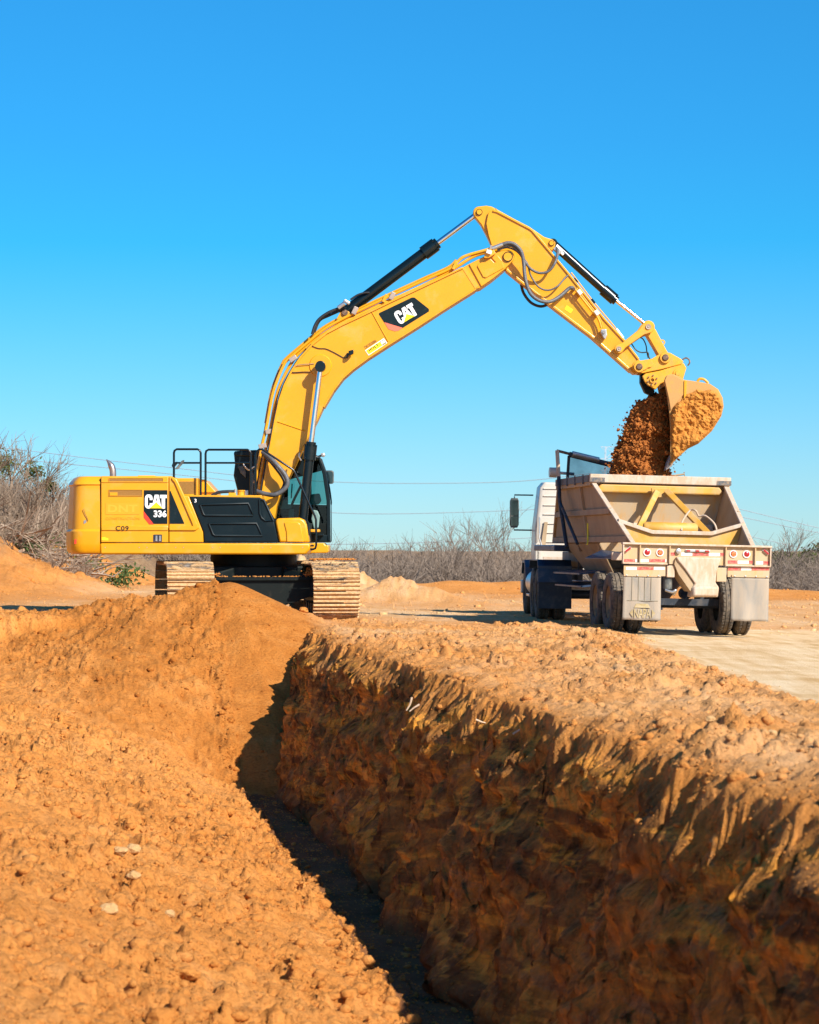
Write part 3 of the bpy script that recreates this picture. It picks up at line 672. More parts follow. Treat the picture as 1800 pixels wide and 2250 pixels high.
# ghost of an old sign, fleet number, small labels
gh = MB().flat([(232, 1105), (306.4, 1105), (306.4, 1130), (232, 1130)], YN - .004).build('faded_sign', 'ghost_decal', door, fix=False)
text_px(MB(), 'DNT', (237, 1126), (65, 0), (0, -17), YN - .006, .04, 1.1).build('faded_letters', 'ghost_letter', gh, fix=False)
text_px(MB(), 'CONSTRUCTION', (232, 1142), (75, 0), (0, -5.6), YN - .006, .01).build('faded_letters', 'ghost_decal', gh, fix=False)
text_px(MB(), 'C09', (253.8, 1166), (29, 0), (0, -10.5), YN - .0195, .02, 1.1).build('fleet_number', 'black_decal', door, fix=False)
MB().flat([(223.5, 1181), (230, 1180.5), (238, 1183), (238, 1187.6), (223.5, 1187)], YN - .004).build('warning_label', 'yellow_decal', door, fix=False)
MB().px(rrect(337, 1174.5, 356, 1190.5, 1.2), YN - .006, YN + .01, YN).build('latch_recess', 'chassis_dark', door)
MB().px([(342, 1177), (346, 1177), (346, 1189), (342, 1189)], YN - .02, YN, YN).build('door_latch', 'steel', door)
MB().px([(350, 1177), (354, 1177), (354, 1189), (350, 1189)], YN - .02, YN, YN).build('door_latch', 'steel', door)
dec = MB().flat([(316, 1077), (368, 1077), (368, 1151), (337, 1151), (316, 1123)], YN - .004).build('model_decal', 'black_decal', door, fix=False)
MB().flat([(315.6, 1123), (316, 1137), (328, 1152), (338, 1152)], YN - .0045).build('decal_stripe', 'red_decal', dec, fix=False)
logo(dec, (318.4, 1117.4), 31.0, 0, YN - .008)
text_px(MB(), '336', (337.7, 1136.5), (28.4, 0), (0, -15.4), YN - .008, .035).build('model_number', 'white_decal', dec, fix=False)
# sloping side panel with window, then black compartment door, front box
sp_ = MB().px([(371.5, 1047), (378.6, 1047), (383, 1052), (404, 1090), (415, 1090.3), (446, 1169), (447.3, 1191.8), (371.5, 1191.8)], YN, YN + .09).build('side_panel', 'paint_yellow', EX, bevel=.014, smooth=30)
MB().px([(379, 1056), (383, 1060), (422, 1150), (424, 1156), (371.8, 1156), (371.8, 1166), (430, 1166), (438, 1160), (389, 1053), (381, 1048.5), (376, 1050)], YN - .03, YN + .01, YN).build('panel_rim', 'paint_yellow', sp_, bevel=.014, smooth=30)
MB().flat([(373, 1078), (375, 1079), (405, 1150), (404, 1151), (373, 1151)], YN - .004).build('panel_window', 'black_decal', sp_, fix=False)
bp = MB().px([(416.3, 1091), (570.5, 1093), (581.5, 1099), (602.5, 1145.5), (612, 1191.8), (448.6, 1191.8), (447, 1169)], YN - .012, YN + .09, YN).build('compartment_door', 'panel_black', EX, bevel=.02, smooth=30)
def emb(pts, nm):
    n = len(pts); mb = MB(); ring = [at(x, y, YN - .016) for x, y in pts] ; ring.append(ring[0])
    return mb.tube(ring, .022, 8, False).build(nm, 'panel_black', bp, smooth=60)
emb([(439.5, 1109), (546, 1106), (556, 1130), (556, 1132.5), (451, 1132.5), (447, 1130)], 'pressed_rib')
emb([(459, 1150.5), (564, 1150), (576, 1176), (577, 1177), (472, 1177), (468, 1174)], 'pressed_rib')
emb([(570, 1098), (571, 1128), (575, 1138), (583, 1144), (601, 1144), (580, 1099)], 'hatch_rim')
MB().flat([(574, 1102), (577, 1134), (582, 1141), (597, 1142), (579, 1102)], YN - .014).build('hatch', 'black_decal', bp, fix=False)
text_px(MB(), '3', (427, 1104), (5, 0), (0, -8), YN - .014, .01).build('panel_number', 'white_decal', bp, fix=False)
fb = MB().px([(609, 1139), (658, 1137.5), (668, 1142), (674, 1152), (680, 1192), (614, 1191.8), (605, 1146)], YN, YN + .6, YN).build('front_box', 'paint_yellow', EX, bevel=.05, smooth=40)
MB().px([(624, 1148), (655, 1147), (661, 1152), (668, 1191), (630, 1191), (629, 1168)], YN - .02, YN + .02, YN).build('box_panel', 'paint_yellow', fb, bevel=.015, smooth=30)
# top deck behind the doors
MB().px([(416, 1088), (575, 1088), (575, 1096), (416, 1096)], YN + .12, YF - .1).build('deck_plate', 'paint_yellow', EX, bevel=.01)
db = MB().px([(383, 1050.5), (437.4, 1050.5), (437.4, 1092), (383, 1092)], YN + .35, YN + 1.0).build('intake_box', 'paint_yellow', EX, bevel=.012)
MB().flat([(387, 1058), (428.5, 1058), (428.5, 1085), (387, 1085)], YN + .345).build('grille', 'grille_mesh', db, fix=False)
MB().px([(441, 1053), (450, 1053.5), (474, 1080), (474, 1090), (441, 1090)], YN + .8, YN + 2.2).build('engine_hood', 'paint_yellow', EX, bevel=.01)
MB().px([(222, 1046), (378, 1046), (384, 1054), (384, 1060), (222, 1060)], YN + .13, YF - .1).build('roof_deck', 'paint_yellow', EX, bevel=.02)
MB().px([(303, 1044.6), (340, 1044.6), (340, 1048), (303, 1048)], YN + .4, YN + 1.2).build('roof_hatch', 'paint_yellow', EX, bevel=.008)
tk = MB(); tk.cyl(at(529.5, 1090, YN + .3), at(529.5, 1078, YN + .3), .065, 20); tk.cyl(at(529.5, 1079.5, YN + .3), at(529.5, 1077, YN + .3), .075, 20)
tk.build('filler_cap', 'paint_yellow', EX, smooth=40)
MB().px([(502, 1082.5), (518, 1082.5), (518, 1089), (502, 1089)], YN + .25, YN + .45).build('valve_block', 'paint_yellow', EX, bevel=.01)
MB().cyl(at(517, 1090, YN + .3), at(517, 1075, YN + .3), .022, 12).build('fitting', 'steel', EX, smooth=40)
MB().px([(538, 1077), (545, 1077), (545, 1089), (538, 1089)], YN + .3, YN + .4).build('fitting', 'steel', EX, bevel=.01)
MB().tube(pxs([(465, 1089), (480, 1082), (500, 1080), (516, 1080)], YN + .5), .03, 10).build('hose', 'hose_black', EX, smooth=60)
# exhaust stack with a curved, cut end
ex = MB(); path = pxs([(248, 1050), (248, 1036), (245.5, 1026), (240, 1017), (233.5, 1009.5)], YC + .3, 5); n_ = len(path)
ex.tube(path, [.062 if i < n_ * .55 else .062 * max(.12, 1 - (i - n_ * .55) / (n_ * .47)) for i in range(n_)], 18).build('exhaust_stack', 'exhaust', EX, smooth=50)
# handrails
def rail(pts, Y, name='handrail', r=.021):
    return MB().tube([at(x, y, Y) for x, y in pts], r, 8).build(name, 'cylinder_black', EX, smooth=60)
YR = YN + .2
r1 = rail([(382, 1052), (382, 995), (383.5, 990), (388, 987), (434, 987), (439, 990), (441, 995), (441, 1090)], YR)
MB().tube([at(382, 1017, YR), at(441, 1017, YR)], .018, 8).build('mid_rail', 'cylinder_black', r1, smooth=60)
r2 = rail([(451.6, 1088), (451.6, 997), (453, 991), (458, 988), (544, 988), (549, 991), (551, 996), (551, 1088)], YR)
MB().tube([at(451.6, 1017, YR), at(550, 1017, YR)], .018, 8).build('mid_rail', 'cylinder_black', r2, smooth=60)
rail([(561.5, 1086), (562, 1000), (564, 992), (570, 987), (577, 988), (644, 1032), (648, 1038), (692, 1134), (694.5, 1142), (695, 1198), (693, 1205), (688, 1207), (682, 1207)], YN + .12)
rail([(682, 1199), (690, 1199)], YN + .12, 'rail_foot', .016)
mr = MB(); mr.px([(384, 1031), (399, 1012), (405, 1010), (404, 1016), (391, 1031)], YR - .10, YR - .07).build('deck_mirror', 'mirror_shell', EX, bevel=.008)
MB().px([(379, 1018), (389, 1014), (390, 1018), (381, 1029), (377, 1024)], YR - .04, YR + .02).build('mirror_bracket', 'cylinder_black', EX)
# house base plate under the cab and cab step
MB().px([(640, 1193), (712, 1193), (716, 1198), (722, 1198), (722, 1212), (718, 1215), (640, 1216)], YC + .35, YC + 1.5).build('cab_base', 'paint_yellow', EX, bevel=.02)
MB().px([(672, 1163), (702, 1163), (702, 1169), (672, 1169)], YC - .2, YC + .4).build('step_bracket', 'paint_yellow', EX, bevel=.01)
# cab: frame, panes, interior
c0, c1 = YC + .52, YC + 1.55
CAB = MB().px([(520, 1175), (722, 1175), (725, 1192), (520, 1192)], c0, c1).build('cab', 'panel_black', EX, bevel=.02)
rear_pts = [(514, 1000), (513, 993), (517, 991), (572, 991), (572, 1178), (522, 1178), (521, 1076), (513, 1045), (516, 1020)]
MB().px(rear_pts, c0, c1).build('rear_wall', 'panel_black', CAB, bevel=.03, smooth=30)
MB().px([(517, 991), (560, 988.5), (640, 989), (690, 997), (704, 1004), (700, 1010), (517, 1003)], c0 - .02, c1 + .02, c0).build('roof', 'panel_black', CAB, bevel=.03, smooth=30)
pil = [(698, 1003), (704, 1004), (717, 1041), (725.5, 1099), (726, 1190), (718, 1190), (717.5, 1100), (709, 1043)]
for ya in (c0, c1 - .07): MB().px(pil, ya, ya + .07, c0).build('front_pillar', 'panel_black', CAB, bevel=.012, smooth=30)
for ya in (c0, c1 - .06): MB().px([(572, 1000), (578, 1000), (578, 1178), (572, 1178)], ya, ya + .06, c0).build('pillar', 'panel_black', CAB)
MB().px([(572, 1150), (720, 1150), (722, 1178), (572, 1178)], c0 + .02, c0 + .06).build('lower_panel', 'undercarriage_black', CAB, bevel=.01)
MB().flat([(578, 1008), (698, 1012), (710, 1044), (718, 1100), (719, 1150), (578, 1150)], c0 + .03).build('side_pane', 'cab_glass', CAB, fix=False)
MB().px([(578, 1003), (700, 1008), (706, 1030), (578, 1066)], c1 - .05, c1 - .01, c0).build('far_wall_panel', 'panel_black', CAB)
MB().px([(578, 1066), (628, 1054), (628, 1150), (578, 1150)], c1 - .05, c1 - .01, c0).build('far_wall_panel', 'panel_black', CAB)
MB().px([(628, 1106), (719, 1108), (720, 1150), (628, 1150)], c1 - .05, c1 - .01, c0).build('far_wall_panel', 'panel_black', CAB)
MB().px([(664, 1040), (680, 1036), (681, 1108), (664, 1108)], c1 - .05, c1 - .01, c0).build('door_pillar', 'panel_black', CAB)
MB().flat([(628, 1040), (706, 1030), (714, 1060), (718, 1108), (628, 1106)], c1 - .03).build('side_pane', 'cab_glass', CAB, fix=False)
fp = [(702, 1006), (716, 1041), (725, 1099), (725, 1188)]
mbf = MB(); vv = [at(x, y, c0) for x, y in fp]
mbf.add([Vector((p.x, c0 + .06, p.z)) for p in vv] + [Vector((p.x, c1 - .06, p.z)) for p in vv], [(i, i + 1, i + 5, i + 4) for i in range(3)]); mbf.build('windscreen', 'cab_glass', CAB, fix=False)
MB().px([(598, 1060), (616, 1056), (622, 1090), (626, 1120), (648, 1124), (650, 1140), (608, 1142), (602, 1110)], c0 + .3, c0 + .75).build('seat', 'seat_grey', CAB, bevel=.04, smooth=40)
MB().px([(612, 1099), (632, 1099), (632, 1108), (640, 1108), (640, 1118), (612, 1118)], c0 + .1, c0 + .25).build('armrest_console', 'console_grey', CAB, bevel=.01)
MB().px([(634, 1120), (645, 1118), (646, 1140), (634, 1140)], c0 + .08, c0 + .2).build('control_box', 'console_grey', CAB, bevel=.01)
MB().tube(pxs([(640, 1112), (647, 1096), (655, 1080), (662, 1066)], c0 + .15), .025, 8).build('control_lever', 'cylinder_black', CAB, smooth=60)
MB().tube([at(642, 1063, c0 + .2), at(640, 1095, c0 + .2)], .012, 6).build('monitor_stem', 'cylinder_black', CAB)
MB().px([(684, 1086), (702, 1084), (706, 1100), (700, 1108), (680, 1110)], c0 + .3, c0 + .5).build('monitor', 'console_grey', CAB, bevel=.02)
MB().px([(688, 1120), (698, 1122), (703, 1134), (700, 1160), (690, 1163), (684, 1140)], c0 - .04, c0 + .01).build('work_lamp_guard', 'console_grey', CAB, bevel=.02)
MB().px([(600, 1132), (672, 1130), (672, 1150), (600, 1150)], c0 + .1, c1 - .1).build('cab_floor_box', 'undercarriage_black', CAB)
MB().px([(683, 1173), (711, 1173), (711, 1177), (683, 1177)], c0 - .14, c0).build('step_tread', 'panel_black', CAB, bevel=.006)
MB().tube(pxs([(716, 1045), (722, 1060), (727, 1090), (728, 1108), (722, 1111)], c1 - .1), .012, 6).build('wiper_arm', 'cylinder_black', CAB)
mi = MB().px(rrect(713.5, 1033.5, 733.5, 1063, 5), c1 - .02, c1 + .08, c1).build('cab_mirror', 'mirror_shell', CAB, bevel=.015, smooth=40)
MB().flat(rrect(716, 1036, 731.5, 1061, 4), c1 - .024).build('mirror_glass', 'mirror_glass', mi, fix=False)
MB().tube(pxs([(700, 1003), (706, 1001), (710, 999)], c0 + .2), .02, 8).build('lamp_bracket', 'cylinder_black', CAB)
MB().px([(705, 996), (711, 995), (715, 1000), (710, 1004), (706, 1002)], c0 + .1, c0 + .3).build('roof_lamp', 'steel', CAB, bevel=.01)
MB().tube(pxs([(533, 1016), (540, 1028), (548, 1033), (556, 1027), (562, 1025)], YN + .35), .014, 6).build('mirror_arm', 'steel', EX, smooth=60)
MB().px([(523, 1026), (533, 1022), (541, 1036), (540, 1050), (529, 1040)], c0 - .06, c0 - .01).build('rear_mirror', 'mirror_shell', CAB, bevel=.01)
for x in (556, 561): MB().tube([at(x, 1030, YN + .5), at(x - 2, 1086, YN + .5)], .016, 6).build('deck_pipe', 'hose_black', EX, smooth=60)

# boom
outer = [(577, 1079), (586, 1024), (592, 990), (604, 924), (613.6, 879), (625, 845), (640, 815), (659.5, 785), (685, 757), (717, 731), (753, 712), (796, 692), (860, 661), (939, 624), (1017, 587)]
head_t = [(1029, 580), (1061, 564), (1085, 553), (1098, 549.5)] + arc(1116.4, 563, 14.6, 105, -40, 8)
under = [(1109.6, 591), (1083, 613), (1056, 632), (1046, 634), (973, 680), (919.7, 715), (856, 755), (806.7, 787), (774.7, 810.6), (753, 830), (732, 857.6), (710.6, 894), (697, 924), (668, 979), (655, 1007), (634, 1051.7), (617, 1084), (608, 1112), (604, 1140), (590, 1140), (580, 1100)]
boom = MB().px(outer + head_t + under, YB, YC + .34).build('boom', 'paint_yellow', EX, bevel=.012, smooth=25)
def flange(pts, t, y0, y1, yref, name, par, mat='paint_yellow'):
    """plate of thickness t px that follows an edge, a little wider than the web"""
    up, dn = [], []
    n = len(pts)
    for i, (x, y) in enumerate(pts):
        a = pts[max(i - 1, 0)]; b = pts[min(i + 1, n - 1)]; dx, dy = b[0] - a[0], b[1] - a[1]; L = math.hypot(dx, dy)
        nx, ny = dy / L, -dx / L; up.append((x + nx * t * .35, y + ny * t * .35)); dn.append((x - nx * t * .65, y - ny * t * .65))
    return MB().px(up + dn[::-1], y0, y1, yref).build(name, mat, par, bevel=.004)
flange(outer, 4.0, YB - .035, YC + .375, YB, 'top_flange', boom)
flange(under[3:12][::-1], 3.0, YB - .012, YC + .35, YB, 'bottom_flange', boom)
MB().px([(1031, 580), (1061, 565), (1098, 551)] + arc(1116.4, 563, 14.2, 105, -40, 8) + [(1109, 591), (1083, 612), (1058, 629)], YB - .03, YB + .02, YB).build('head_casting', 'paint_yellow', boom, bevel=.01)
MB().px([(1017, 590), (1023, 587), (1052, 628), (1044, 633)], YB - .008, YB + .02, YB).build('head_strap', 'paint_yellow_worn', boom)
MB().px(rrect(1050, 576, 1108, 611, 5)[:0] + [(1049, 584), (1052, 579), (1078, 568), (1086, 577), (1090, 576), (1081, 566), (1094, 561), (1103, 572), (1108, 588), (1068, 610), (1062, 608)], YB - .055, YB - .01, YB).build('head_pad', 'paint_yellow', boom, bevel=.006)
pin = MB(); pin.lathe([(0, -.005), (.078, -.005), (.08, .05)], at(1116.4, 563, YB - .06), 'y', 28); pin.build('boom_pin', 'paint_yellow', boom, smooth=40)
MB().lathe([(.075, -.012), (.094, -.012), (.094, .03), (.075, .03)], at(1116.4, 563, YB - .05), 'y', 28).build('pin_collar', 'undercarriage_black', boom, smooth=40)
for a, b in (((609, 926), (671, 947)), ((816, 683), (853, 750))): MB().tube([at(*a, YB - .002), at(*b, YB - .002)], .011, 6).build('weld_seam', 'paint_yellow', boom, smooth=60)
MB().lathe([(0, -.02), (.20, -.02), (.215, .0)], at(704, 803, YB), 'y', 36).build('lug_ring', 'paint_yellow', boom, smooth=40)
# boom decal with logo, dealer sticker, serial number
bd = MB().flat([(832.8, 690), (833.5, 687), (905, 653), (911, 653), (942.5, 678), (943, 683.5), (885, 720), (844.5, 708)], YB - .006).build('boom_decal', 'black_decal', boom, fix=False)
MB().flat([(844.5, 707.5), (885, 719.8), (876, 726), (868, 727.3), (854, 722.8)], YB - .0065).build('decal_stripe', 'pink_decal', bd, fix=False)
logo(bd, (879.3, 713.5), 30.5, 30.8, YB - .010)
st = MB().flat([(802.3, 769.4), (843.5, 742.5), (851, 753.2), (809.9, 780.7)], YB - .006).build('dealer_sticker', 'white_decal', boom, fix=False)
MB().flat([(804.3, 770), (834.3, 750.4), (840.4, 758.9), (810.5, 778.5)], YB - .009).build('sticker_field', 'yellow_decal', st, fix=False)
MB().flat([(834.8, 750.3), (843.2, 744.8), (848.8, 753.3), (840.6, 758.7)], YB - .009).build('sticker_badge', 'black_decal', st, fix=False)
MB().flat([(836, 751), (843, 746.6), (846.8, 752.4), (840, 757)], YB - .011).build('badge_field', 'white_decal', st, fix=False)
MB().flat([(841.5, 754.5), (844.5, 752), (845.8, 753.6), (841.4, 756.4)], YB - .013).build('badge_triangle', 'yellow_decal', st, fix=False)
text_px(MB(), 'HOLT', (812.5, 772.2), (20.5, -13.4), (-3.2, -4.9), YB - .012, .03, 1.2).build('sticker_letters', 'black_decal', st, fix=False)
text_px(MB(), 'DKS02086', (803.5, 766), (25, -15.8), (-3.4, -5.2), YB - .008, .0).build('serial_number', 'brown_print', boom, fix=False)
# pipes along the boom
o1 = [(560, 1062), (564, 1042), (575, 981), (586, 934), (597.6, 870), (610, 832), (623, 802), (632, 790), (668, 759), (711, 724), (753, 700), (796, 679), (842, 657), (878, 640), (939, 612), (988, 590), (1006, 574), (1022, 562), (1070, 548), (1092, 541)]
o2 = [(569, 1075), (573, 1045), (583, 990), (593, 949), (606, 877), (618, 840), (640, 798), (660, 773), (700, 741), (745, 712), (800, 685), (850, 662), (900, 641), (960, 611), (1000, 588), (1040, 563), (1075, 552), (1095, 547)]
YP = YB + .05
MB().tube(pxs(o1, YP, 5), .030, 9).build('boom_pipe', 'paint_yellow', boom, smooth=60)
MB().tube(pxs(o2, YP + .04, 5), .032, 9).build('boom_pipe', 'paint_yellow', boom, smooth=60)
MB().tube(pxs([(x - 3, y - 4) for x, y in o1[3:17]], YP + .25, 5), .022, 8).build('boom_pipe', 'paint_yellow', boom, smooth=60)
MB().tube(pxs([(x + 5, y + 7) for x, y in o1[8:15]], YP + .0, 5), .02, 8).build('boom_pipe', 'paint_yellow_worn', boom, smooth=60)
MB().tube(pxs([(572, 1082), (580, 1035), (590, 985), (601, 925), (611, 880), (622, 846), (638, 815), (657, 786), (684, 756)], YB - .02, 5), .013, 7).build('control_line', 'hose_black', boom, smooth=60)
MB().tube(pxs([(573, 985), (584, 930), (595, 868), (606, 832), (620, 800)], YP + .06, 5), .013, 7).build('control_line', 'hose_black', boom, smooth=60)
for (x, y, a) in ((592, 948, -78), (644, 788, -55), (862, 650, -26), (780, 682, -26), (1080, 548, -18), (577, 980, -78)):
    M_ = Matrix.Rotation(R(-a), 4, 'Y'); MB().box(at(x, y, YP - .02), (.09, .09, .15), M_.to_3x3()).build('pipe_clamp', 'steel_worn', boom, bevel=.008)
for (x, y) in ((846, 655), (1000, 583)): MB().box(at(x, y, YP - .01), (.06, .12, .16), Matrix.Rotation(R(26), 3, 'Y')).build('pipe_clamp', 'paint_yellow', boom, bevel=.006)
MB().tube(pxs([(686, 760), (700, 765), (716, 766), (732, 773), (745, 780), (756, 786), (764, 786)], YB - .012, 5), .008, 6).build('lamp_cable', 'hose_black', boom)
MB().px([(766, 771), (777, 768), (777, 777), (770, 781), (766, 779)], YB - .16, YB - .06, YB - .1).build('boom_lamp', 'cylinder_black', boom, bevel=.01)
MB().px([(762, 776), (768, 776), (766, 784), (762, 786)], YB - .10, YB, YB).build('lamp_bracket', 'cylinder_black', boom)
MB().tube(pxs([(643, 805), (660, 801), (690, 799)], YB - .03, 5), .008, 6).build('grease_line', 'steel', boom)
MB().tube(pxs([(637, 815), (645, 818), (665, 817), (682, 817)], YB - .02, 5), .009, 6).build('grease_line', 'hose_black', boom)
# big hose loops at the boom foot
YH = YB - .30
MB().tube(pxs([(577, 993), (590, 1002), (610, 1023), (625, 1041), (631.5, 1056), (630, 1068), (620, 1079), (604, 1087), (590, 1086.5), (575, 1083), (562, 1079)], [YH + .2, YH + .1, YH, YH, YH, YH, YH, YH, YH + .05, YH + .1, YH + .2], 8), .043, 12).build('foot_hose', 'hose_grey', boom, smooth=60)
MB().tube(pxs([(580, 1000), (594, 1014), (607, 1030), (620, 1048), (625, 1062), (617, 1078), (600, 1086)], [YH + .3, YH + .2, YH + .12] + [YH + .14] * 4, 8), .03, 10).build('foot_hose', 'hose_black', boom, smooth=60)

# hydraulic cylinders
def ram(name, a, g, b, Y, rb, rg, rr, eye0=.11, eye1=.10):
    """barrel from eye a to gland g, chrome rod on to eye b; all in photo pixels at depth Y"""
    A, G_, B_ = at(*a, Y), at(*g, Y), at(*b, Y); d = (B_ - A).normalized()
    m = MB(); m.cyl(A, G_, rb, 28).cyl(A - Vector((0, .10, 0)), A + Vector((0, .10, 0)), eye0, 24)
    o = m.build(name, 'cylinder_black', EX, smooth=40)
    MB().cyl(G_ - d * .22, G_ + d * .04, rg, 28).cyl(G_ + d * .04, G_ + d * .12, rg * .78, 28).build('gland', 'cylinder_black', o, smooth=40)
    for k in range(8):
        an = k * math.pi / 4; w1 = d.orthogonal().normalized(); w2 = d.cross(w1); p = G_ + (w1 * math.cos(an) + w2 * math.sin(an)) * rg * .86
        MB().cyl(p + d * .04, p + d * .075, .016, 6).build('gland_bolt', 'cylinder_black', o)
    MB().cyl(G_, B_, rr, 24).build('rod', 'chrome', o, smooth=40)
    MB().cyl(B_ - Vector((0, .09, 0)), B_ + Vector((0, .09, 0)), eye1, 24).build('rod_eye', 'cylinder_black', o, smooth=40)
    return o
for k, Yr in enumerate((YB - .24, YC + .58)):
    lc = ram('lift_cylinder', (665, 1150), (682, 985), (704, 806), Yr, .088, .125, .052)
    if k == 0:
        MB().lathe([(0, -.03), (.07, -.03), (.092, -.015), (.095, .15)], at(704, 803, Yr - .03), 'y', 28).build('pin_cap', 'cylinder_black', lc, smooth=40)
        for a in (90, 210, 330):
            p = at(704, 803, Yr - .062); MB().lathe([(0, -.008), (.017, -.006), (.019, .01)], p + Vector((math.cos(R(a)) * .045, 0, math.sin(R(a)) * .045)), 'y', 10).build('pin_bolt', 'white_decal', lc)
        MB().tube(pxs([(659, 995), (657, 1003), (662, 1012)], Yr - .1, 5), .016, 6).build('port_hose', 'steel', lc, smooth=60)
MB().cyl(at(704, 803, YB - .2), at(704, 803, YB + 1.0), .06, 20).build('lift_pin', 'pin_rust', EX, smooth=40)
sc_ = ram('stick_cylinder', (758, 686), (951, 541), (1052, 466), YC, .108, .138, .048, .10, .09)
MB().px([(738, 702), (748, 685), (757, 680), (767, 684), (772, 694), (776, 702)], YC - .16, YC + .16).build('cylinder_bracket', 'paint_yellow', boom, bevel=.01)
MB().lathe([(0, -.02), (.055, -.02), (.06, .3)], at(758, 686, YC - .18), 'y', 20).build('bracket_pin', 'pin_rust', boom, smooth=40)
MB().tube(pxs([(686, 734), (692, 715), (702, 700), (722, 686), (744, 677), (752, 672)], YB + .1, 6), .03, 9).build('stick_hose', 'hose_black', boom, smooth=60)
MB().tube(pxs([(690, 730), (702, 704), (722, 693), (742, 684), (756, 676)], YB + .2, 6), .026, 9).build('stick_hose', 'hose_black', boom, smooth=60)
MB().tube([at(743, 676, YB + .06), at(757, 666, YB + .06)], .04, 8).build('hose_fitting', 'steel', boom, smooth=40)
MB().box(at(762, 663, YB + .06), (.13, .10, .06), Matrix.Rotation(R(32), 3, 'Y')).build('hose_fitting', 'steel', boom, bevel=.015)
MB().tube(pxs([(770, 658), (785, 648), (800, 643), (812, 642)], YC - .14, 6), .02, 8).build('cylinder_line', 'hose_black', sc_, smooth=60)

# stick
s_top = [(1094, 458.7), (1130, 478.7), (1163.5, 496), (1196.5, 518.7), (1215.6, 524.8)]
nose = arc(1053.6, 464.8, 13.5, 200, 100, 6) + [(1069.6, 449.5), (1081.7, 451.7), (1094, 458.7), (1110, 470), (1110, 560), (1083, 545), (1071, 517), (1057, 491), (1044, 475)]
web = [(1074, 466), (1079, 461.5), (1088, 461.5), (1094, 463.5), (1164, 500), (1171, 505), (1217, 560), (1227, 574), (1253, 603.5), (1328, 699), (1373, 748), (1406, 790), (1412, 797), (1413, 812), (1404, 820), (1394, 821), (1383, 812), (1300, 738), (1206, 666), (1151, 623), (1111, 590), (1083, 546), (1074, 516), (1069, 490), (1072, 474)]
YS = YC - .21
stick = MB().px(web, YS, YC + .21).build('stick', 'paint_yellow', EX, bevel=.008, smooth=25)
MB().px(nose, YC - .15, YC + .15, YS).build('stick_nose', 'paint_yellow', stick, bevel=.02, smooth=30)
MB().px([(1088, 454), (1094, 458.7), (1130, 478.7), (1163.5, 496), (1196.5, 518.7), (1215.6, 524.8), (1221.7, 531), (1221, 539), (1215, 552), (1170, 508), (1164, 504), (1095, 468)], YC - .16, YC + .16, YS).build('cylinder_lug', 'paint_yellow', stick, bevel=.015, smooth=30)
flange([(1084, 461), (1094, 463.5), (1164, 500), (1171, 505), (1217, 560), (1253, 603.5), (1328, 699), (1373, 748), (1404, 788)], 4.0, YS - .03, YC + .24, YS, 'top_flange', stick)
flange([(1388, 816), (1300, 738), (1206, 666), (1151, 623), (1113, 592)], 4.5, YS - .03, YC + .24, YS, 'bottom_flange', stick)
for (x, y, r, Yp) in ((1053.6, 464.8, .048, YC - .17), (1212.7, 533.3, .042, YC - .18)):
    o = MB().lathe([(0, -.02), (r, -.02), (r + .004, .05)], at(x, y, Yp), 'y', 24).build('stick_pin', 'paint_yellow', stick, smooth=40)
    MB().lathe([(r, -.006), (r + .013, -.006), (r + .013, .03), (r, .03)], at(x, y, Yp), 'y', 24).build('pin_collar', 'undercarriage_black', o, smooth=40)
MB().flat([(1246, 670), (1260, 679.5), (1254.5, 688), (1241, 679)], YS - .006).build('warning_label', 'yellow_decal', stick, fix=False)
# auxiliary pipe and blocks on the stick
MB().tube(pxs([(1264, 634), (1272, 645), (1290, 668), (1306, 688), (1312, 694), (1318, 706), (1322, 720)], YS - .14, 5), .022, 8).build('aux_pipe', 'paint_yellow_worn', stick, smooth=60)
MB().tube(pxs([(1268, 632), (1285, 655), (1308, 684), (1316, 694), (1323, 708), (1326, 720)], YS - .12, 5), .014, 8).build('aux_pipe', 'paint_yellow', stick, smooth=60)
for (x, y) in ((1274, 642), (1311.5, 687)): MB().box(at(x, y, YS - .09), (.10, .18, .075), Matrix.Rotation(R(52), 3, 'Y')).build('pipe_clamp', 'lamp_ring', stick, bevel=.008)
MB().px([(1321, 723), (1333, 722), (1335, 736), (1331, 745), (1328, 744), (1321, 732)], YS - .20, YS - .02).build('valve', 'steel', stick, bevel=.015)
MB().cyl(at(1328, 729, YS - .26), at(1328, 729, YS - .1), .03, 12).build('valve_port', 'steel', stick, smooth=40)
MB().cyl(at(1262, 634, YS - .18), at(1262, 634, YS), .03, 12).build('pipe_elbow', 'pin_rust', stick, smooth=40)
MB().tube(pxs([(1256, 598), (1275, 623), (1300, 656), (1328, 690), (1350, 716), (1362, 733), (1374, 748)], YC - .1, 5), .013, 7).build('bucket_line', 'paint_yellow', stick, smooth=60)
MB().tube(pxs([(1355, 722), (1364, 734), (1370, 742)], YC - .12, 5), .022, 7).build('line_guard', 'steel', stick)
for (x, y) in ((1266, 615), (1304, 661)): MB().box(at(x, y, YC - .1), (.10, .05, .04), Matrix.Rotation(R(52), 3, 'Y')).build('line_clip', 'cylinder_black', stick)
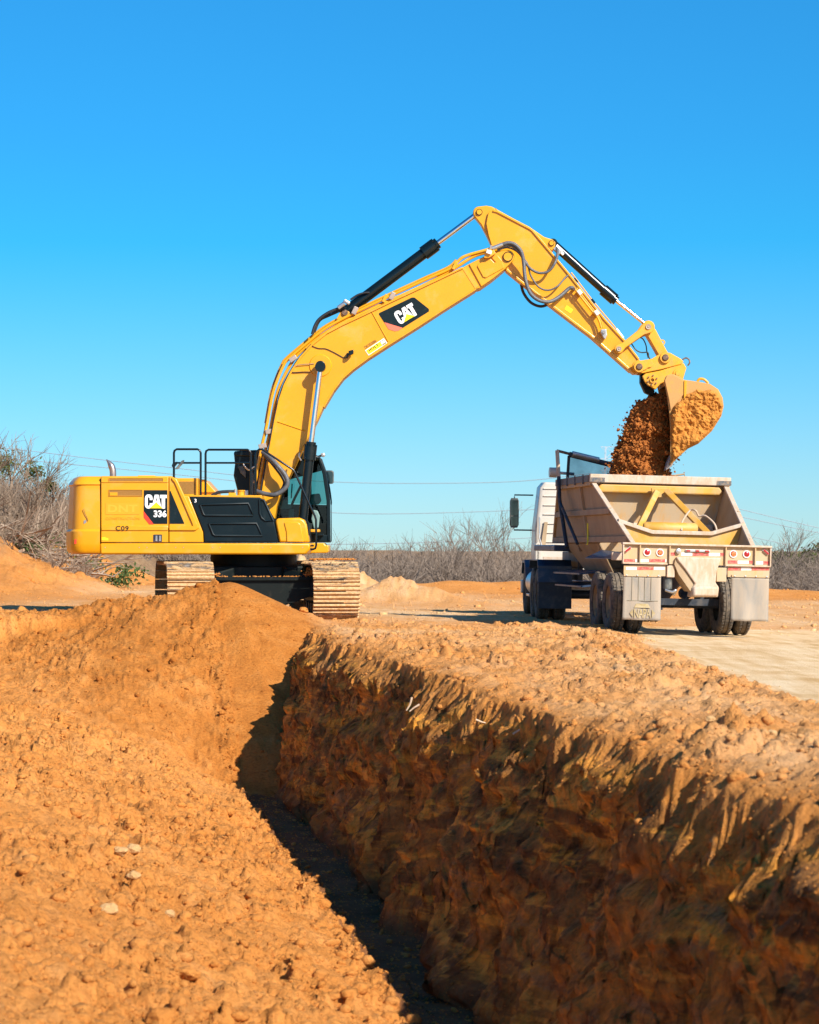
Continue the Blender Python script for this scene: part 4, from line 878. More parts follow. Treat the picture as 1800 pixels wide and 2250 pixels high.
# hoses over the elbow
YE = YB - .12
MB().tube(pxs([(1088, 543), (1104, 536), (1118, 532.5), (1132, 536.5), (1146, 552), (1151.5, 578), (1153, 598), (1157, 621), (1167, 645), (1186, 659.5), (1209, 662), (1230, 651), (1248, 635.5), (1255, 631.5), (1262, 633)], [YE, YE, YE, YE, YE, YE, YE - .04, YE - .06, YE - .06, YE - .04, YE, YE + .06, YS - .14, YS - .14, YS - .14], 8), .036, 12).build('elbow_hose', 'hose_grey', stick, smooth=60)
MB().tube(pxs([(1092, 546), (1110, 539), (1128, 541), (1144, 558), (1156, 577), (1167, 590), (1186, 599), (1206, 595), (1220, 577), (1226, 556), (1224.5, 543)], [YE + .03] * 5 + [YE + .06] * 4 + [YS - .08, YC - .2], 8), .026, 10).build('elbow_hose', 'hose_grey', stick, smooth=60)
MB().tube(pxs([(1094, 549), (1114, 543), (1134, 550), (1150, 566), (1160, 580), (1167, 605), (1184, 629.5), (1205, 637), (1226, 628), (1243, 609), (1254, 601)], [YE + .06] * 5 + [YE + .1] * 4 + [YS - .05, YS + .02], 8), .017, 9).build('elbow_hose', 'hose_grey', stick, smooth=60)
MB().tube(pxs([(1140, 600), (1145, 621), (1151, 643), (1167, 664), (1188, 672.5), (1206, 667), (1220, 655)], YC + .15, 8), .028, 10).build('elbow_hose', 'hose_black', stick, smooth=60)
MB().tube([at(1082, 545, YE), at(1105, 536, YE)], .042, 10).build('hose_fitting', 'steel', boom, smooth=40)
MB().px([(1066, 552), (1084, 545), (1090, 556), (1074, 566), (1064, 566)], YE - .02, YB, YE).build('hose_bracket', 'paint_yellow', boom, bevel=.008)
MB().box(at(1075, 553, YE - .04), (.10, .08, .07), Matrix.Rotation(R(18), 3, 'Y')).build('hose_fitting', 'white_decal', boom, bevel=.008)
bc = ram('bucket_cylinder', (1215, 534), (1345, 652), (1424, 716), YC, .085, .115, .038, .085, .08)
MB().box(at(1226, 549, YC - .14), (.16, .14, .10), Matrix.Rotation(R(45), 3, 'Y')).build('port_block', 'steel', bc, bevel=.01)
MB().box(at(1236, 556, YC - .13), (.07, .1, .05), Matrix.Rotation(R(45), 3, 'Y')).build('port_block', 'white_decal', bc, bevel=.008)

# linkage, coupler, bucket
def link(pts, y0, y1, yref, name, mat='paint_yellow_worn'): return MB().px(pts, y0, y1, yref).build(name, mat, EX, bevel=.012, smooth=35)
A_, B2, C2, D2 = (1361, 766), (1425.7, 717.4), (1462.8, 785.4), (1405.5, 805.5)
def bar(a, b, ra, rb, wa, wb):
    an = math.degrees(math.atan2(-(b[1] - a[1]), b[0] - a[0])); ux, uy = math.cos(R(an)), -math.sin(R(an)); nx, ny = -uy, ux
    L = math.hypot(b[0] - a[0], b[1] - a[1])
    p = arc(*a, ra, an + 60, an + 300, 10)
    p += [(a[0] + ux * ra * 1.3 + nx * wa, a[1] + uy * ra * 1.3 + ny * wa), (b[0] - ux * rb * 1.3 + nx * wb, b[1] - uy * rb * 1.3 + ny * wb)]
    p += arc(*b, rb, an - 120, an + 120, 10)
    p += [(b[0] - ux * rb * 1.3 - nx * wb, b[1] - uy * rb * 1.3 - ny * wb), (a[0] + ux * ra * 1.3 - nx * wa, a[1] + uy * ra * 1.3 - ny * wa)]
    return p
for (ya, yb) in ((YC - .36, YC - .28), (YC + .28, YC + .36)):
    lk = link(bar(A_, B2, 10, 14, 6.5, 8), ya, yb, YC - .36, 'tipping_link')
    if ya < YC:
        for (x, y), r in ((A_, .045), (B2, .05)):
            MB().lathe([(0, -.035), (r * .35, -.035), (r * .4, -.02), (r, -.025), (r * 1.15, .02)], at(x, y, ya), 'y', 24).build('link_pin', 'steel_worn', lk, smooth=40)
for p_ in (A_, B2, C2, D2): MB().cyl(at(*p_, YC - .34), at(*p_, YC - .34) + Vector((0, .68, 0)), .05, 20).build('hinge_pin', 'pin_rust', EX, smooth=40)
link(bar(B2, C2, 11, 12, 11, 10), YC - .22, YC + .22, YC - .22, 'power_link')
MB().lathe([(.03, -.02), (.055, -.02), (.055, .02), (.03, .02), (.03, -.02)], at(1456, 752, YC - .15), 'y', 16).build('lifting_eye', 'paint_yellow_worn', EX, smooth=40)
MB().tube(pxs([(1388, 754), (1398, 768), (1410, 774), (1424, 774), (1426, 783), (1430, 790)], YC - .1, 6), .012, 7).build('coupler_hose', 'hose_black', EX, smooth=60)
MB().tube(pxs([(1402, 740), (1413, 744), (1420, 758), (1422, 772), (1425, 786)], YC - .05, 6), .012, 7).build('coupler_hose', 'hose_black', EX, smooth=60)
cp_pts = [(1390, 803), (1392, 797), (1399.6, 793), (1413.5, 791), (1432.6, 788), (1450, 777.5), (1462, 773.5), (1474, 775), (1497, 788), (1503, 794), (1499, 799.6), (1452, 811.7), (1413.5, 819.6), (1399.6, 818), (1391, 811.7)]
for (ya, yb) in ((YC - .36, YC - .30), (YC + .30, YC + .36)):
    cp = link(cp_pts, ya, yb, YC - .36, 'coupler_plate')
    if ya < YC:
        MB().px(bar(D2, (1428, 799), 12, 8, 9, 8), ya - .03, ya, ya).build('pin_keeper', 'paint_yellow_worn', cp, bevel=.008)
        for (x, y) in (C2, D2):
            MB().lathe([(.062, -.03), (.10, -.03), (.105, .01)], at(x, y, ya - .02), 'y', 28).build('pin_boss', 'paint_yellow_worn', cp, smooth=40)
            MB().lathe([(0, -.06), (.05, -.06), (.06, -.05), (.06, .01)], at(x, y, ya - .02), 'y', 24).build('pin_head', 'pin_rust', cp, smooth=40)
MB().px([(1436, 800), (1496, 790), (1498, 798), (1440, 812)], YC - .30, YC + .30).build('coupler_core', 'undercarriage_black', EX)
lo_pts = [(1412, 826), (1420, 820), (1452, 814), (1503, 797), (1509, 808), (1505, 822), (1500, 838), (1462, 838), (1452, 843), (1441, 856), (1434, 851), (1424, 846), (1417, 838)]
for (ya, yb) in ((YC - .34, YC - .26), (YC + .26, YC + .34)):
    lp = link(lo_pts, ya, yb, YC - .34, 'bucket_ear')
    if ya < YC:
        MB().lathe([(.03, -.03), (.035, -.045), (.05, -.045), (.052, -.01), (.115, -.01), (.12, .01)], at(1434, 835, ya), 'y', 30).build('pin_plate', 'paint_yellow_worn', lp, smooth=40)
        for k in range(6):
            a = k * 60 + 20; p = at(1434, 835, ya - .01); MB().lathe([(0, -.03), (.016, -.03), (.016, .01)], p + Vector((math.cos(R(a)) * .088, 0, math.sin(R(a)) * .088)), 'y', 6).build('plate_bolt', 'pin_rust', lp)
        MB().lathe([(0, -.04), (.045, -.04), (.05, -.02), (.085, -.02), (.09, .01)], at(1490, 820, ya), 'y', 28).build('pin_boss', 'paint_yellow_worn', lp, smooth=40)
MB().px([(1408, 822), (1416, 818), (1430, 850), (1440, 858), (1436, 870), (1418, 862), (1408, 840)], YC + .0, YC + .30).build('shaded_far_plate', 'undercarriage_black', EX, bevel=.02)  # far-side plate of the coupler, its shade painted in as black
MB().tube(pxs([(1500, 790), (1508, 786), (1515, 790), (1516, 797), (1512, 803)], YC + .1, 6), .014, 8).build('safety_loop', 'pin_rust', EX, smooth=60)
# bucket
w0, w1 = YC - .72, YC + .78
prof = [(1504, 834), (1533, 838), (1561, 843), (1579, 855), (1589, 874), (1591, 893), (1586, 914), (1565, 947), (1535, 975), (1512, 986), (1493, 1003), (1474, 1022)]
side = [(1460, 836), (1464, 827), (1472, 822), (1480, 822), (1492, 826)] + prof + [(1473, 1000), (1474, 951), (1472, 912), (1467, 872)]
bucket = MB().px(side, w0, w0 + .05).build('bucket', 'paint_yellow_dusty', EX, bevel=.01, smooth=30)
MB().px(side, w1 - .05, w1, w0).build('far_side_plate', 'paint_yellow_dusty', bucket, bevel=.01)
inn = []
for i, (x, y) in enumerate(prof):
    a = prof[max(i - 1, 0)]; b = prof[min(i + 1, len(prof) - 1)]; dx, dy = b[0] - a[0], b[1] - a[1]; L = math.hypot(dx, dy); inn.append((x - dy / L * 5, y + dx / L * 5))
MB().px(prof + inn[::-1], w0 + .05, w1 - .05, w0).build('bucket_shell', 'paint_yellow_dusty', bucket, smooth=30)
MB().px([(1462, 838), (1504, 834), (1504, 839), (1480, 842), (1464, 846)], w0 + .05, w1 - .05, w0).build('bucket_top_plate', 'paint_yellow_dusty', bucket)
MB().px([(1503.5, 836), (1509.5, 836), (1508, 868), (1504, 905), (1502.5, 905)], w0 - .05, w0, w0).build('side_rib', 'paint_yellow', bucket, bevel=.008)
MB().px([(1461, 836), (1466, 824), (1480, 823), (1503, 836), (1503, 866), (1474, 902), (1470, 876)], w0 - .03, w0, w0).build('side_cutter', 'paint_yellow_dusty', bucket, bevel=.01)
MB().tube(pxs([(1533, 838), (1539, 832), (1549, 834), (1557, 842)], YC - .2, 6), .025, 8).build('lifting_eye', 'paint_yellow', bucket, smooth=60)
for k in range(5):
    y_ = w0 + .08 + k * (w1 - w0 - .22) / 4
    MB().px([(1488, 1001), (1478, 1024), (1464, 1034), (1468, 1016), (1476, 998)], y_, y_ + .09, w0).build('tooth', 'steel_worn', bucket, bevel=.012)
# earth caked on the bucket side
def inside(P, X_, Y_):
    r = np.zeros(X_.shape, bool); n = len(P)
    for i in range(n):
        x1, y1 = P[i]; x2, y2 = P[(i + 1) % n]
        c = ((y1 > Y_) != (y2 > Y_)) & (X_ < (x2 - x1) * (Y_ - y1) / (y2 - y1 + 1e-9) + x1); r ^= c
    return r
def edge_d(P, X_, Y_):
    d = np.full(X_.shape, 1e9); n = len(P)
    for i in range(n):
        x1, y1 = P[i]; x2, y2 = P[(i + 1) % n]; L = (x2 - x1) ** 2 + (y2 - y1) ** 2 + 1e-9
        t = np.clip(((X_ - x1) * (x2 - x1) + (Y_ - y1) * (y2 - y1)) / L, 0, 1); d = np.minimum(d, np.hypot(X_ - x1 - t * (x2 - x1), Y_ - y1 - t * (y2 - y1)))
    return d
crust = [(1473, 912), (1480, 893), (1488, 884), (1496, 880), (1504, 866), (1520, 862), (1532, 854), (1548, 858), (1562, 855), (1576, 862), (1586, 878), (1590, 894), (1586, 914), (1565, 947), (1535, 975), (1512, 986), (1493, 1003), (1475, 1020), (1474, 951)]
gx, gy = np.meshgrid(np.arange(1468, 1596, 1.25), np.arange(850, 1030, 1.25))
ed = edge_d(crust, gx, gy); ins_ = inside(crust, gx, gy)
hgt = (0.015 + 0.16 * np.clip(fbm(gx / 26, gy / 22, 5, 201, .6) * .5 + .42, 0, 1) + 0.035 * fbm(gx / 5, gy / 5, 3, 202)) * sst(0, 7, ed)
hgt += 0.05 * sst(.0, .3, fbm(gx / 40, gy / 40, 2, 209)) * sst(0, 4, ed)
sx_ = w0 / F
Vc = np.stack([(gx - CX) * sx_, w0 - .004 - hgt, CZ - (gy - HY) * sx_], -1)
Vc[..., 0] += 0.012 * fbm(gx / 3, gy / 3, 2, 203)
ok = ins_[:-1, :-1] & ins_[1:, :-1] & ins_[:-1, 1:] & ins_[1:, 1:]
ii = np.arange(gx.size).reshape(gx.shape); Fc = np.stack([ii[:-1, :-1], ii[1:, :-1], ii[1:, 1:], ii[:-1, 1:]], -1)[ok]
used = np.unique(Fc); rm = np.zeros(gx.size, int); rm[used] = np.arange(len(used))
cr = mesh_np('caked_earth', Vc.reshape(-1, 3)[used] - np.array(ORG[bucket]), rm[Fc], 'bucket_crust', True); cr.parent = bucket

# undercarriage, turned a little on the ground
UC = math.radians(8.0); axb = Vector((-math.sin(UC), math.cos(UC), 0)); axr = Vector((math.cos(UC), math.sin(UC), 0))
TL, TH, SW = 4.75, 1.06, 0.86
gz = 0.12
def up_(p, s, z): return Vector((XC, YC, gz)) + axr * p + axb * s + Vector((0, 0, z))
ring = MB(); ring.lathe([(.0, 0), (.82, 0), (.82, .22), (.70, .24), (0, .24)], (XC, YC, gz + 1.0), 'z', 40)
ring.build('swing_ring', 'undercarriage_black', EX, smooth=40)
cb = MB()
def obox(mb, p0, p1, s0, s1, z0, z1, pz=0):
    v = [up_(p, s, z) for z in (z0, z1) for (p, s) in ((p0, s0), (p1, s0), (p1, s1), (p0, s1))]
    mb.add(v, [(3, 2, 1, 0), (4, 5, 6, 7), (0, 1, 5, 4), (1, 2, 6, 5), (2, 3, 7, 6), (3, 0, 4, 7)])
obox(cb, -.85, .85, -1.0, 1.0, .50, 1.0)
CBO = cb.build('carbody', 'undercarriage_black', EX, bevel=.03)
for sp in (-1, 1):
    for ss in (-1, 1):
        a = [(.55, .30), (.55, .95), (1.32, .42), (1.32, .78)]
        v = []
        for (p, w_, z0, z1) in ((.45, .9, .48, .98), (1.35, 1.45, .38, .74)):
            for (s_, z) in ((ss * w_ - .30, z0), (ss * w_ + .30, z0), (ss * w_ + .26, z1), (ss * w_ - .26, z1)): v.append(up_(sp * p, s_, z))
        MB().add(v, [(0, 1, 2, 3), (7, 6, 5, 4), (0, 4, 5, 1), (1, 5, 6, 2), (2, 6, 7, 3), (3, 7, 4, 0)]).build('frame_leg', 'undercarriage_black', CBO, bevel=.03)
bg_ = MB(); obox(bg_, -1.3, 1.3, -1.55, -1.50, .74, .80); bg_.build('cross_member', 'undercarriage_black', CBO)
# arched front web of the carbody
n = 14; pts = [(-1.3, .74), (1.3, .74)] + [(1.3 - 2.6 * i / n, .34 + .30 * math.cos((i / n - .5) * 2 * math.pi * 1.0) * -1 * (.5) + .0) for i in range(n + 1)]
mbw = MB(); fr_ = [up_(p, -1.48, z) for p, z in pts]; bk_ = [up_(p, -1.40, z) for p, z in pts]; m_ = len(pts)
mbw.add(fr_ + bk_, [tuple(range(m_)), tuple(range(2 * m_ - 1, m_ - 1, -1))] + [((i + 1) % m_, i, i + m_, (i + 1) % m_ + m_) for i in range(m_)]); mbw.build('front_web', 'undercarriage_black', CBO)
# track loop
rr_ = TH / 2 - .03; half = TL / 2 - rr_ - .02
per = 4 * half + 2 * math.pi * rr_; NSH = 50; pitch = per / NSH
def loop(t):
    t = t % per
    if t < math.pi * rr_:                                   # front wrap, from bottom to top
        a = -math.pi / 2 - t / rr_; return -half + rr_ * math.cos(a), rr_ + rr_ * math.sin(a), a
    t -= math.pi * rr_
    if t < 2 * half: return -half + t, 2 * rr_, math.pi / 2
    t -= 2 * half
    if t < math.pi * rr_:
        a = math.pi / 2 - t / rr_; return half + rr_ * math.cos(a), rr_ + rr_ * math.sin(a), a
    t -= math.pi * rr_; return half - t, 0.0, -math.pi / 2
shm = MB()   # shoe: local x across, y along the chain, z outwards
shm.box((0, 0, 0), (SW, pitch * .90, .024))
for gy_ in (-.36, 0, .36):
    b0_ = [(-SW / 2, gy_ * pitch - .020, .012), (SW / 2, gy_ * pitch - .020, .012), (SW / 2, gy_ * pitch + .020, .012), (-SW / 2, gy_ * pitch + .020, .012), (-SW / 2 + .006, gy_ * pitch - .007, .050), (SW / 2 - .006, gy_ * pitch - .007, .050), (SW / 2 - .006, gy_ * pitch + .007, .050), (-SW / 2 + .006, gy_ * pitch + .007, .050)]
    shm.add(b0_, [(0, 1, 5, 4), (1, 2, 6, 5), (2, 3, 7, 6), (3, 0, 4, 7), (4, 5, 6, 7)])
shoe_me = bpy.data.meshes.new('track_shoe'); shoe_me.from_pydata(shm.v, [], shm.f); shoe_me.materials.append(MATS['mud_steel'])
for side_ in (-1, 1):
    p_ = side_ * 1.33
    tf = MB(); obox(tf, p_ - .22, p_ + .22, -half + .25, half - .25, .30, .80); TR = tf.build('track', 'undercarriage_black', EX, bevel=.04)
    for k in range(NSH):
        s_, z_, a = loop(k * pitch + .06)
        o = bpy.data.objects.new('track_shoe', shoe_me); COL.objects.link(o); o.parent = TR
        nrm = axb * math.cos(a) + Vector((0, 0, math.sin(a))); yv = nrm.cross(axr)
        Mx = Matrix((axr, yv, nrm)).transposed(); loc = up_(p_, s_, z_ + .03)
        loc += nrm * random.uniform(-.004, .006)
        o.matrix_parent_inverse = Matrix.Identity(4); o.rotation_euler = (Mx @ Matrix.Rotation(random.uniform(-.02, .02), 3, 'X')).to_euler(); o.location = loc - ORG[TR]
    for (s_, r_, nm) in ((-half, rr_ - .07, 'idler'), (half, rr_ - .06, 'sprocket')):
        c_ = up_(p_, s_, rr_ + .03); MB().cyl(c_ - axr * .10, c_ + axr * .10, r_, 28).cyl(c_ - axr * .2, c_ + axr * .2, r_ * .45, 20).build(nm, 'undercarriage_black', TR, smooth=40)
    for k in range(8):
        c_ = up_(p_, -half + .45 + k * (2 * half - .9) / 7, .19); MB().cyl(c_ - axr * .17, c_ + axr * .17, .11, 16).build('roller', 'undercarriage_black', TR, smooth=40)
    for k in range(2):
        c_ = up_(p_, -.8 + k * 1.6, .88); MB().cyl(c_ - axr * .15, c_ + axr * .15, .08, 14).build('carrier_roller', 'undercarriage_black', TR, smooth=40)
    MB().add([up_(p_ + d_, s_, z_) for d_ in (-.13, .13) for (s_, z_) in [loop(i * per / 60)[:2] for i in range(60)]], [(i, (i + 1) % 60, (i + 1) % 60 + 60, i + 60) for i in range(60)]).build('chain', 'pin_rust', TR)
# earth lying on the undercarriage and on the tracks
pp, ss_ = [], []
for k in range(1500):
    if k < 600: s_ = random.gauss(-1.5, .35); p_ = 1.33 + random.uniform(-.38, .38); pp.append(up_(p_, s_, TH + .06 + random.uniform(0, .02)))
    elif k < 760: pp.append(up_(random.uniform(-1.25, 1.25), -1.47 + random.uniform(-.06, .06), .81))
    elif k % 3: pp.append(up_(1.05 + random.gauss(0, .1), -1.52 + random.uniform(-.05, .05), .84 + abs(random.gauss(0, .06))))
    else: pp.append(up_(-1.0 + random.gauss(0, .12), -1.5 + random.uniform(-.05, .05), .82 + abs(random.gauss(0, .03))))
    ss_.append(random.uniform(.008, .022))
v_, f_ = clods(np.array(pp), np.array(ss_), ICO_V, ICO_F)
tag(mesh_np('track_dirt', v_, f_, 'loose_soil'), 'crumbs of orange earth lying on the excavator tracks and frame', None, None, 'stuff')

# ------------------------------------------------------------------ earth pouring from the bucket
YD = YC + .25
lev = [(868, 1446, 1466), (874, 1431, 1470), (885, 1405, 1474), (900, 1396, 1476), (914, 1389, 1477), (933, 1379, 1478), (958, 1368, 1478), (985, 1356, 1475), (1011, 1347, 1471), (1030, 1343, 1470), (1046, 1339, 1473), (1075, 1334, 1480)]
NV, NA = 110, 120
ly = np.array([l[0] for l in lev], float); yy = np.linspace(868, 1075, NV); xl = np.interp(yy, ly, [l[1] for l in lev]); xr = np.interp(yy, ly, [l[2] for l in lev])
an = np.linspace(0, 2 * math.pi, NA, endpoint=False)
AA, YY = np.meshgrid(an, yy); XL = xl[:, None]; XR = xr[:, None]
cxm = (XL + XR) / 2; hw = (XR - XL) / 2 / F * YD
dp = np.interp(yy, [868, 890, 950, 1075], [.15, .42, .58, .62])[:, None]
nz = 0.5 * fbm(np.cos(AA) * 3 + 5, YY / 22 + np.sin(AA) * 3, 5, 301, .62) + 0.25 * (ridged(np.cos(AA) * 5, YY / 14 + np.sin(AA) * 5, 3, 302) - .6)
rad = 1 + 0.55 * nz
Xp = (cxm - CX) / F * YD + hw * np.cos(AA) * rad; Yp = YD + dp * np.sin(AA) * rad; Zp = CZ - (YY - HY) / F * YD + 0.05 * fbm(AA * 6, YY / 6, 3, 303)
Vp = np.stack([Xp, Yp, Zp], -1); ii = np.arange(NV * NA).reshape(NV, NA)
Fp = np.stack([ii[:-1], np.roll(ii[:-1], -1, 1), np.roll(ii[1:], -1, 1), ii[1:]], -1).reshape(-1, 4)
r_i = RNG.integers(0, NV, 7500); a_i = RNG.integers(0, NA, 7500)
base = Vp[r_i, a_i]; outw = np.stack([np.cos(an[a_i]), np.sin(an[a_i]), np.zeros(7500)], -1)
tail = np.where(RNG.random((7500, 1)) < .18, np.abs(RNG.normal(0, .10, (7500, 1))), 0)
base = base + outw * (np.abs(RNG.normal(0, .03, (7500, 1))) - .01 + tail) + RNG.normal(0, .014, (7500, 3)) - np.array([[0, 0, 1.0]]) * tail * .6
sz = 0.008 + 0.018 * RNG.random(7500) ** 2 + 0.03 * RNG.random(7500) ** 12
v_, f_ = clods(base, sz, ICO_V, ICO_F, 1.0)
tri = np.concatenate([Fp[:, [0, 1, 2]], Fp[:, [0, 2, 3]]])
tag(mesh_np('pouring_earth', np.concatenate([Vp.reshape(-1, 3), v_]), np.concatenate([tri, f_ + Vp.size // 3]), 'dark_soil'), 'dark brown earth pouring from the excavator bucket into the trailer', None, None, 'stuff')
# ------------------------------------------------------------------ belly dump trailer (local: x right, y forward, z up, origin on the ground at the rear)
TRL = empty('dump_trailer', (4.974, 47.6, -0.07), (0, R(1.4), R(6.3)), local=True)
tag(TRL, 'dusty tan belly dump trailer with grey mud flaps, seen from behind', 'trailer')
def tx(px): return (px - 1527) / 126.0
def tz(py, px=1527): return (1396.6 - (py - (px - 1527) * .0245)) / 126.0
def tp(pts): return [(tx(x), tz(y, x)) for x, y in pts]
def T(): return MB()
def bolt_x(p, r, mat, par, nm='bolt'): return MB().lathe([(0, -.012), (r, -.010), (r, .01)], p, 'y', 12).build(nm, mat, par, smooth=40)
# rear bumper
bz0, bz1 = tz(1241), tz(1200)
BUM = T().box2((-1.305, 0.0, bz0), (1.305, .012, bz1)).build('rear_bumper', 'trailer_tan', TRL, bevel=.003)
T().box2((-1.325, -.07, bz1), (1.325, .10, bz1 + .035)).build('top_lip', 'trailer_cream', BUM, bevel=.008)
T().box2((-1.315, -.05, bz0 - .012), (-.52, .05, bz0 + .012)).build('bottom_lip', 'trailer_cream', BUM, bevel=.006)
T().box2((.5, -.05, bz0 - .012), (1.315, .05, bz0 + .012)).build('bottom_lip', 'trailer_cream', BUM, bevel=.006)
for px in (1399.5, 1465.6, 1591, 1657): T().box2((tx(px) - .008, -.055, bz0), (tx(px) + .012, 0, bz1)).build('bumper_rib', 'trailer_tan', BUM)
for sx in (-1, 1): T().box2((sx * 1.305 - .01, -.055, bz0), (sx * 1.305 + .01, .05, bz1)).build('bumper_end', 'trailer_cream', BUM)
for k, px in enumerate((1416, 1444.6, 1608.8, 1638.5)):
    zc = tz(1213.5 + (px - 1416) * .0185, px) ; c = (tx(px), 0, zc)
    L_ = MB().lathe([(.050, -.018), (.068, -.018), (.070, .0)], c, 'y', 28).build('tail_light', 'lamp_ring', BUM, smooth=40)
    MB().lathe([(0, -.03), (.030, -.028), (.050, -.016)], c, 'y', 28).build('lens', 'lens_red', L_, smooth=50)
    if k in (1, 2):
        for a in range(7):
            q_ = (c[0] + (0 if a == 6 else 0.028 * math.cos(a * 1.047)), -.030, c[2] + (0 if a == 6 else 0.028 * math.sin(a * 1.047)))
            MB().lathe([(0, -.006), (.011, -.004), (.012, .004)], q_, 'y', 8).build('diode', 'lens_orange', L_)
for (x, y, s) in ((1373, 1207.6, 1), (1681.5, 1213, -1)):
    T().box((tx(x), -.03, tz(y, x)), (.115, .03, .035), Matrix.Rotation(R(-40 * s), 3, 'Y')).build('corner_light', 'lens_red', BUM, bevel=.008)
    T().box((tx(x), -.012, tz(y, x)), (.125, .02, .045), Matrix.Rotation(R(-40 * s), 3, 'Y')).build('light_base', 'lamp_ring', BUM)
T().box2((tx(1501), -.03, tz(1213)), (tx(1556), -.001, tz(1208))).build('marker_bar', 'steel', BUM, bevel=.004)
for px in (1507, 1527.5, 1549): T().box2((tx(px) - .035, -.045, tz(1212.6)), (tx(px) + .035, -.03, tz(1208.4))).build('marker_light', 'lens_red', BUM, bevel=.006)
MB().lathe([(0, -.06), (.045, -.05), (.05, 0)], (tx(1485), 0, tz(1212)), 'y', 16).build('plug_socket', 'steel', BUM, smooth=40)
def tape(x0, x1, y0, y1, col, Y=-.004):
    m = MB(); P_ = tp([(x0, y0), (x1, y0), (x1, y1), (x0, y1)]); m.add([(a, Y, b) for a, b in P_], [(3, 2, 1, 0)]); return m.build('reflective_tape', 'tape_' + col, BUM, fix=False)
for a in ((1363.5, 1390, 1228.5, 1235, 'red'), (1390, 1394, 1228.5, 1235, 'white'), (1401, 1420, 1228.5, 1235, 'white'), (1420, 1457, 1228.5, 1235, 'red'), (1457, 1459.5, 1228.5, 1235, 'white'),
          (1467, 1478, 1214, 1221, 'red'), (1492, 1517, 1214, 1221, 'white'), (1517, 1554, 1214.5, 1221.5, 'red'), (1554, 1579, 1215, 1222, 'white'), (1579, 1588, 1215, 1222, 'red'),
          (1597, 1619, 1231.5, 1238.5, 'red'), (1619, 1644, 1232, 1239, 'white'), (1644, 1652, 1232, 1239, 'red'), (1658, 1676, 1233.5, 1240.5, 'white'), (1676, 1691, 1233.5, 1240.5, 'red')): tape(*a)
# mud flaps on their hangers
for (x0, x1, y0, y1, tp_, fx0, fx1, fy0, fy1, sgn) in ((1365, 1458, 1241.5, 1266, ((1370, 1394, 'white'), (1395, 1431, 'red'), (1432, 1456, 'white')), 1365, 1448, 1266, 1362, -1),
                                                       (1597, 1691, 1243, 1268, ((1598, 1626, 'red'), (1627, 1650, 'white'), (1651, 1690, 'red')), 1606, 1690, 1269, 1365, 1)):
    H = T().prism(tp([(x0, y0), (x1, y0), (x1, y1), (x0, y1)]), .0, .02).build('flap_hanger', 'trailer_tan', TRL, bevel=.004)
    for (a, b, c) in tp_:
        m = MB(); P_ = tp([(a, y0 + 4), (b, y0 + 4), (b, y0 + 10.5), (a, y0 + 10.5)]); m.add([(p, -.004, q_) for p, q_ in P_], [(3, 2, 1, 0)]); m.build('reflective_tape', 'tape_' + c, H, fix=False)
    T().box2((tx(fx0), -.03, tz(y1 + 1, (fx0 + fx1) / 2)), (tx(fx1), -.004, tz(y1 - 4.5, (fx0 + fx1) / 2))).build('flap_clamp', 'trailer_tan', H, bevel=.004)
    for k in range(4): bolt_x((tx(fx0 + 6 + k * (fx1 - fx0 - 12) / 3), -.032, tz(y1 - 1.5, (fx0 + fx1) / 2)), .013, 'steel', H)
    NXf, NZf = 14, 16; fv = []
    zA, zB = tz(fy0, (fx0 + fx1) / 2), tz(fy1, (fx0 + fx1) / 2)
    for j in range(NZf + 1):
        for i in range(NXf + 1):
            u, v = i / NXf, j / NZf; fv.append((tx(fx0) + u * (tx(fx1) - tx(fx0)), -.012 + (.035 * math.sin(u * 5 + v * 2 + sgn) + .02 * math.sin(u * 11 + 1)) * v - .03 * v * v, zA + v * (zB - zA)))
    ff = [(j * (NXf + 1) + i, (j + 1) * (NXf + 1) + i, (j + 1) * (NXf + 1) + i + 1, j * (NXf + 1) + i + 1) for j in range(NZf) for i in range(NXf)]
    FL = MB().add(fv, ff).build('mud_flap', 'mudflap_grey', TRL, smooth=60, fix=False)
    so = FL.modifiers.new('thick', 'SOLIDIFY'); so.thickness = .012
    def on_flap(pts, Y=-.012):
        out = []
        for (x, y) in pts:
            u = (x - fx0) / (fx1 - fx0); v = (y - fy0) / (fy1 - fy0); out.append((tx(x), -.012 + (.035 * math.sin(u * 5 + v * 2 + sgn) + .02 * math.sin(u * 11 + 1)) * v - .03 * v * v + Y, zA + v * (zB - zA)))
        return out
    if sgn < 0:
        for x in (1384, 1398.5, 1412.5, 1426.5): MB().tube(on_flap([(x, 1268), (x, 1300), (x, 1318)], -.006), .006, 5).build('flap_groove', 'mudflap_line', FL)
        MB().tube(on_flap([(1374, 1319.5), (1400, 1319.5), (1441, 1319.5)], -.006), .006, 5).build('flap_groove', 'mudflap_line', FL)
        def poly(P_, mat, off, nm):
            m = MB(); m.add(on_flap(P_, off), [tuple(range(len(P_)))[::-1]]); return m.build(nm, mat, FL, fix=False)
        poly([(1394, 1326), (1420, 1326), (1425, 1335), (1389, 1335)], 'mudflap_print', -.016, 'printed_bar')
        poly([(1387, 1337), (1380, 1347), (1387, 1357)], 'mudflap_print', -.016, 'printed_point')
        poly([(1428, 1337), (1435, 1347), (1428, 1357)], 'mudflap_print', -.016, 'printed_point')
        p_, f_ = text_mb('NAPA', .02); m = MB(); m.add([(lambda P: on_flap([P], -.016)[0])((1389 + a * 37, 1357 - b * 20)) for a, b in p_], f_); m.build('flap_lettering', 'mudflap_print', FL, fix=False)
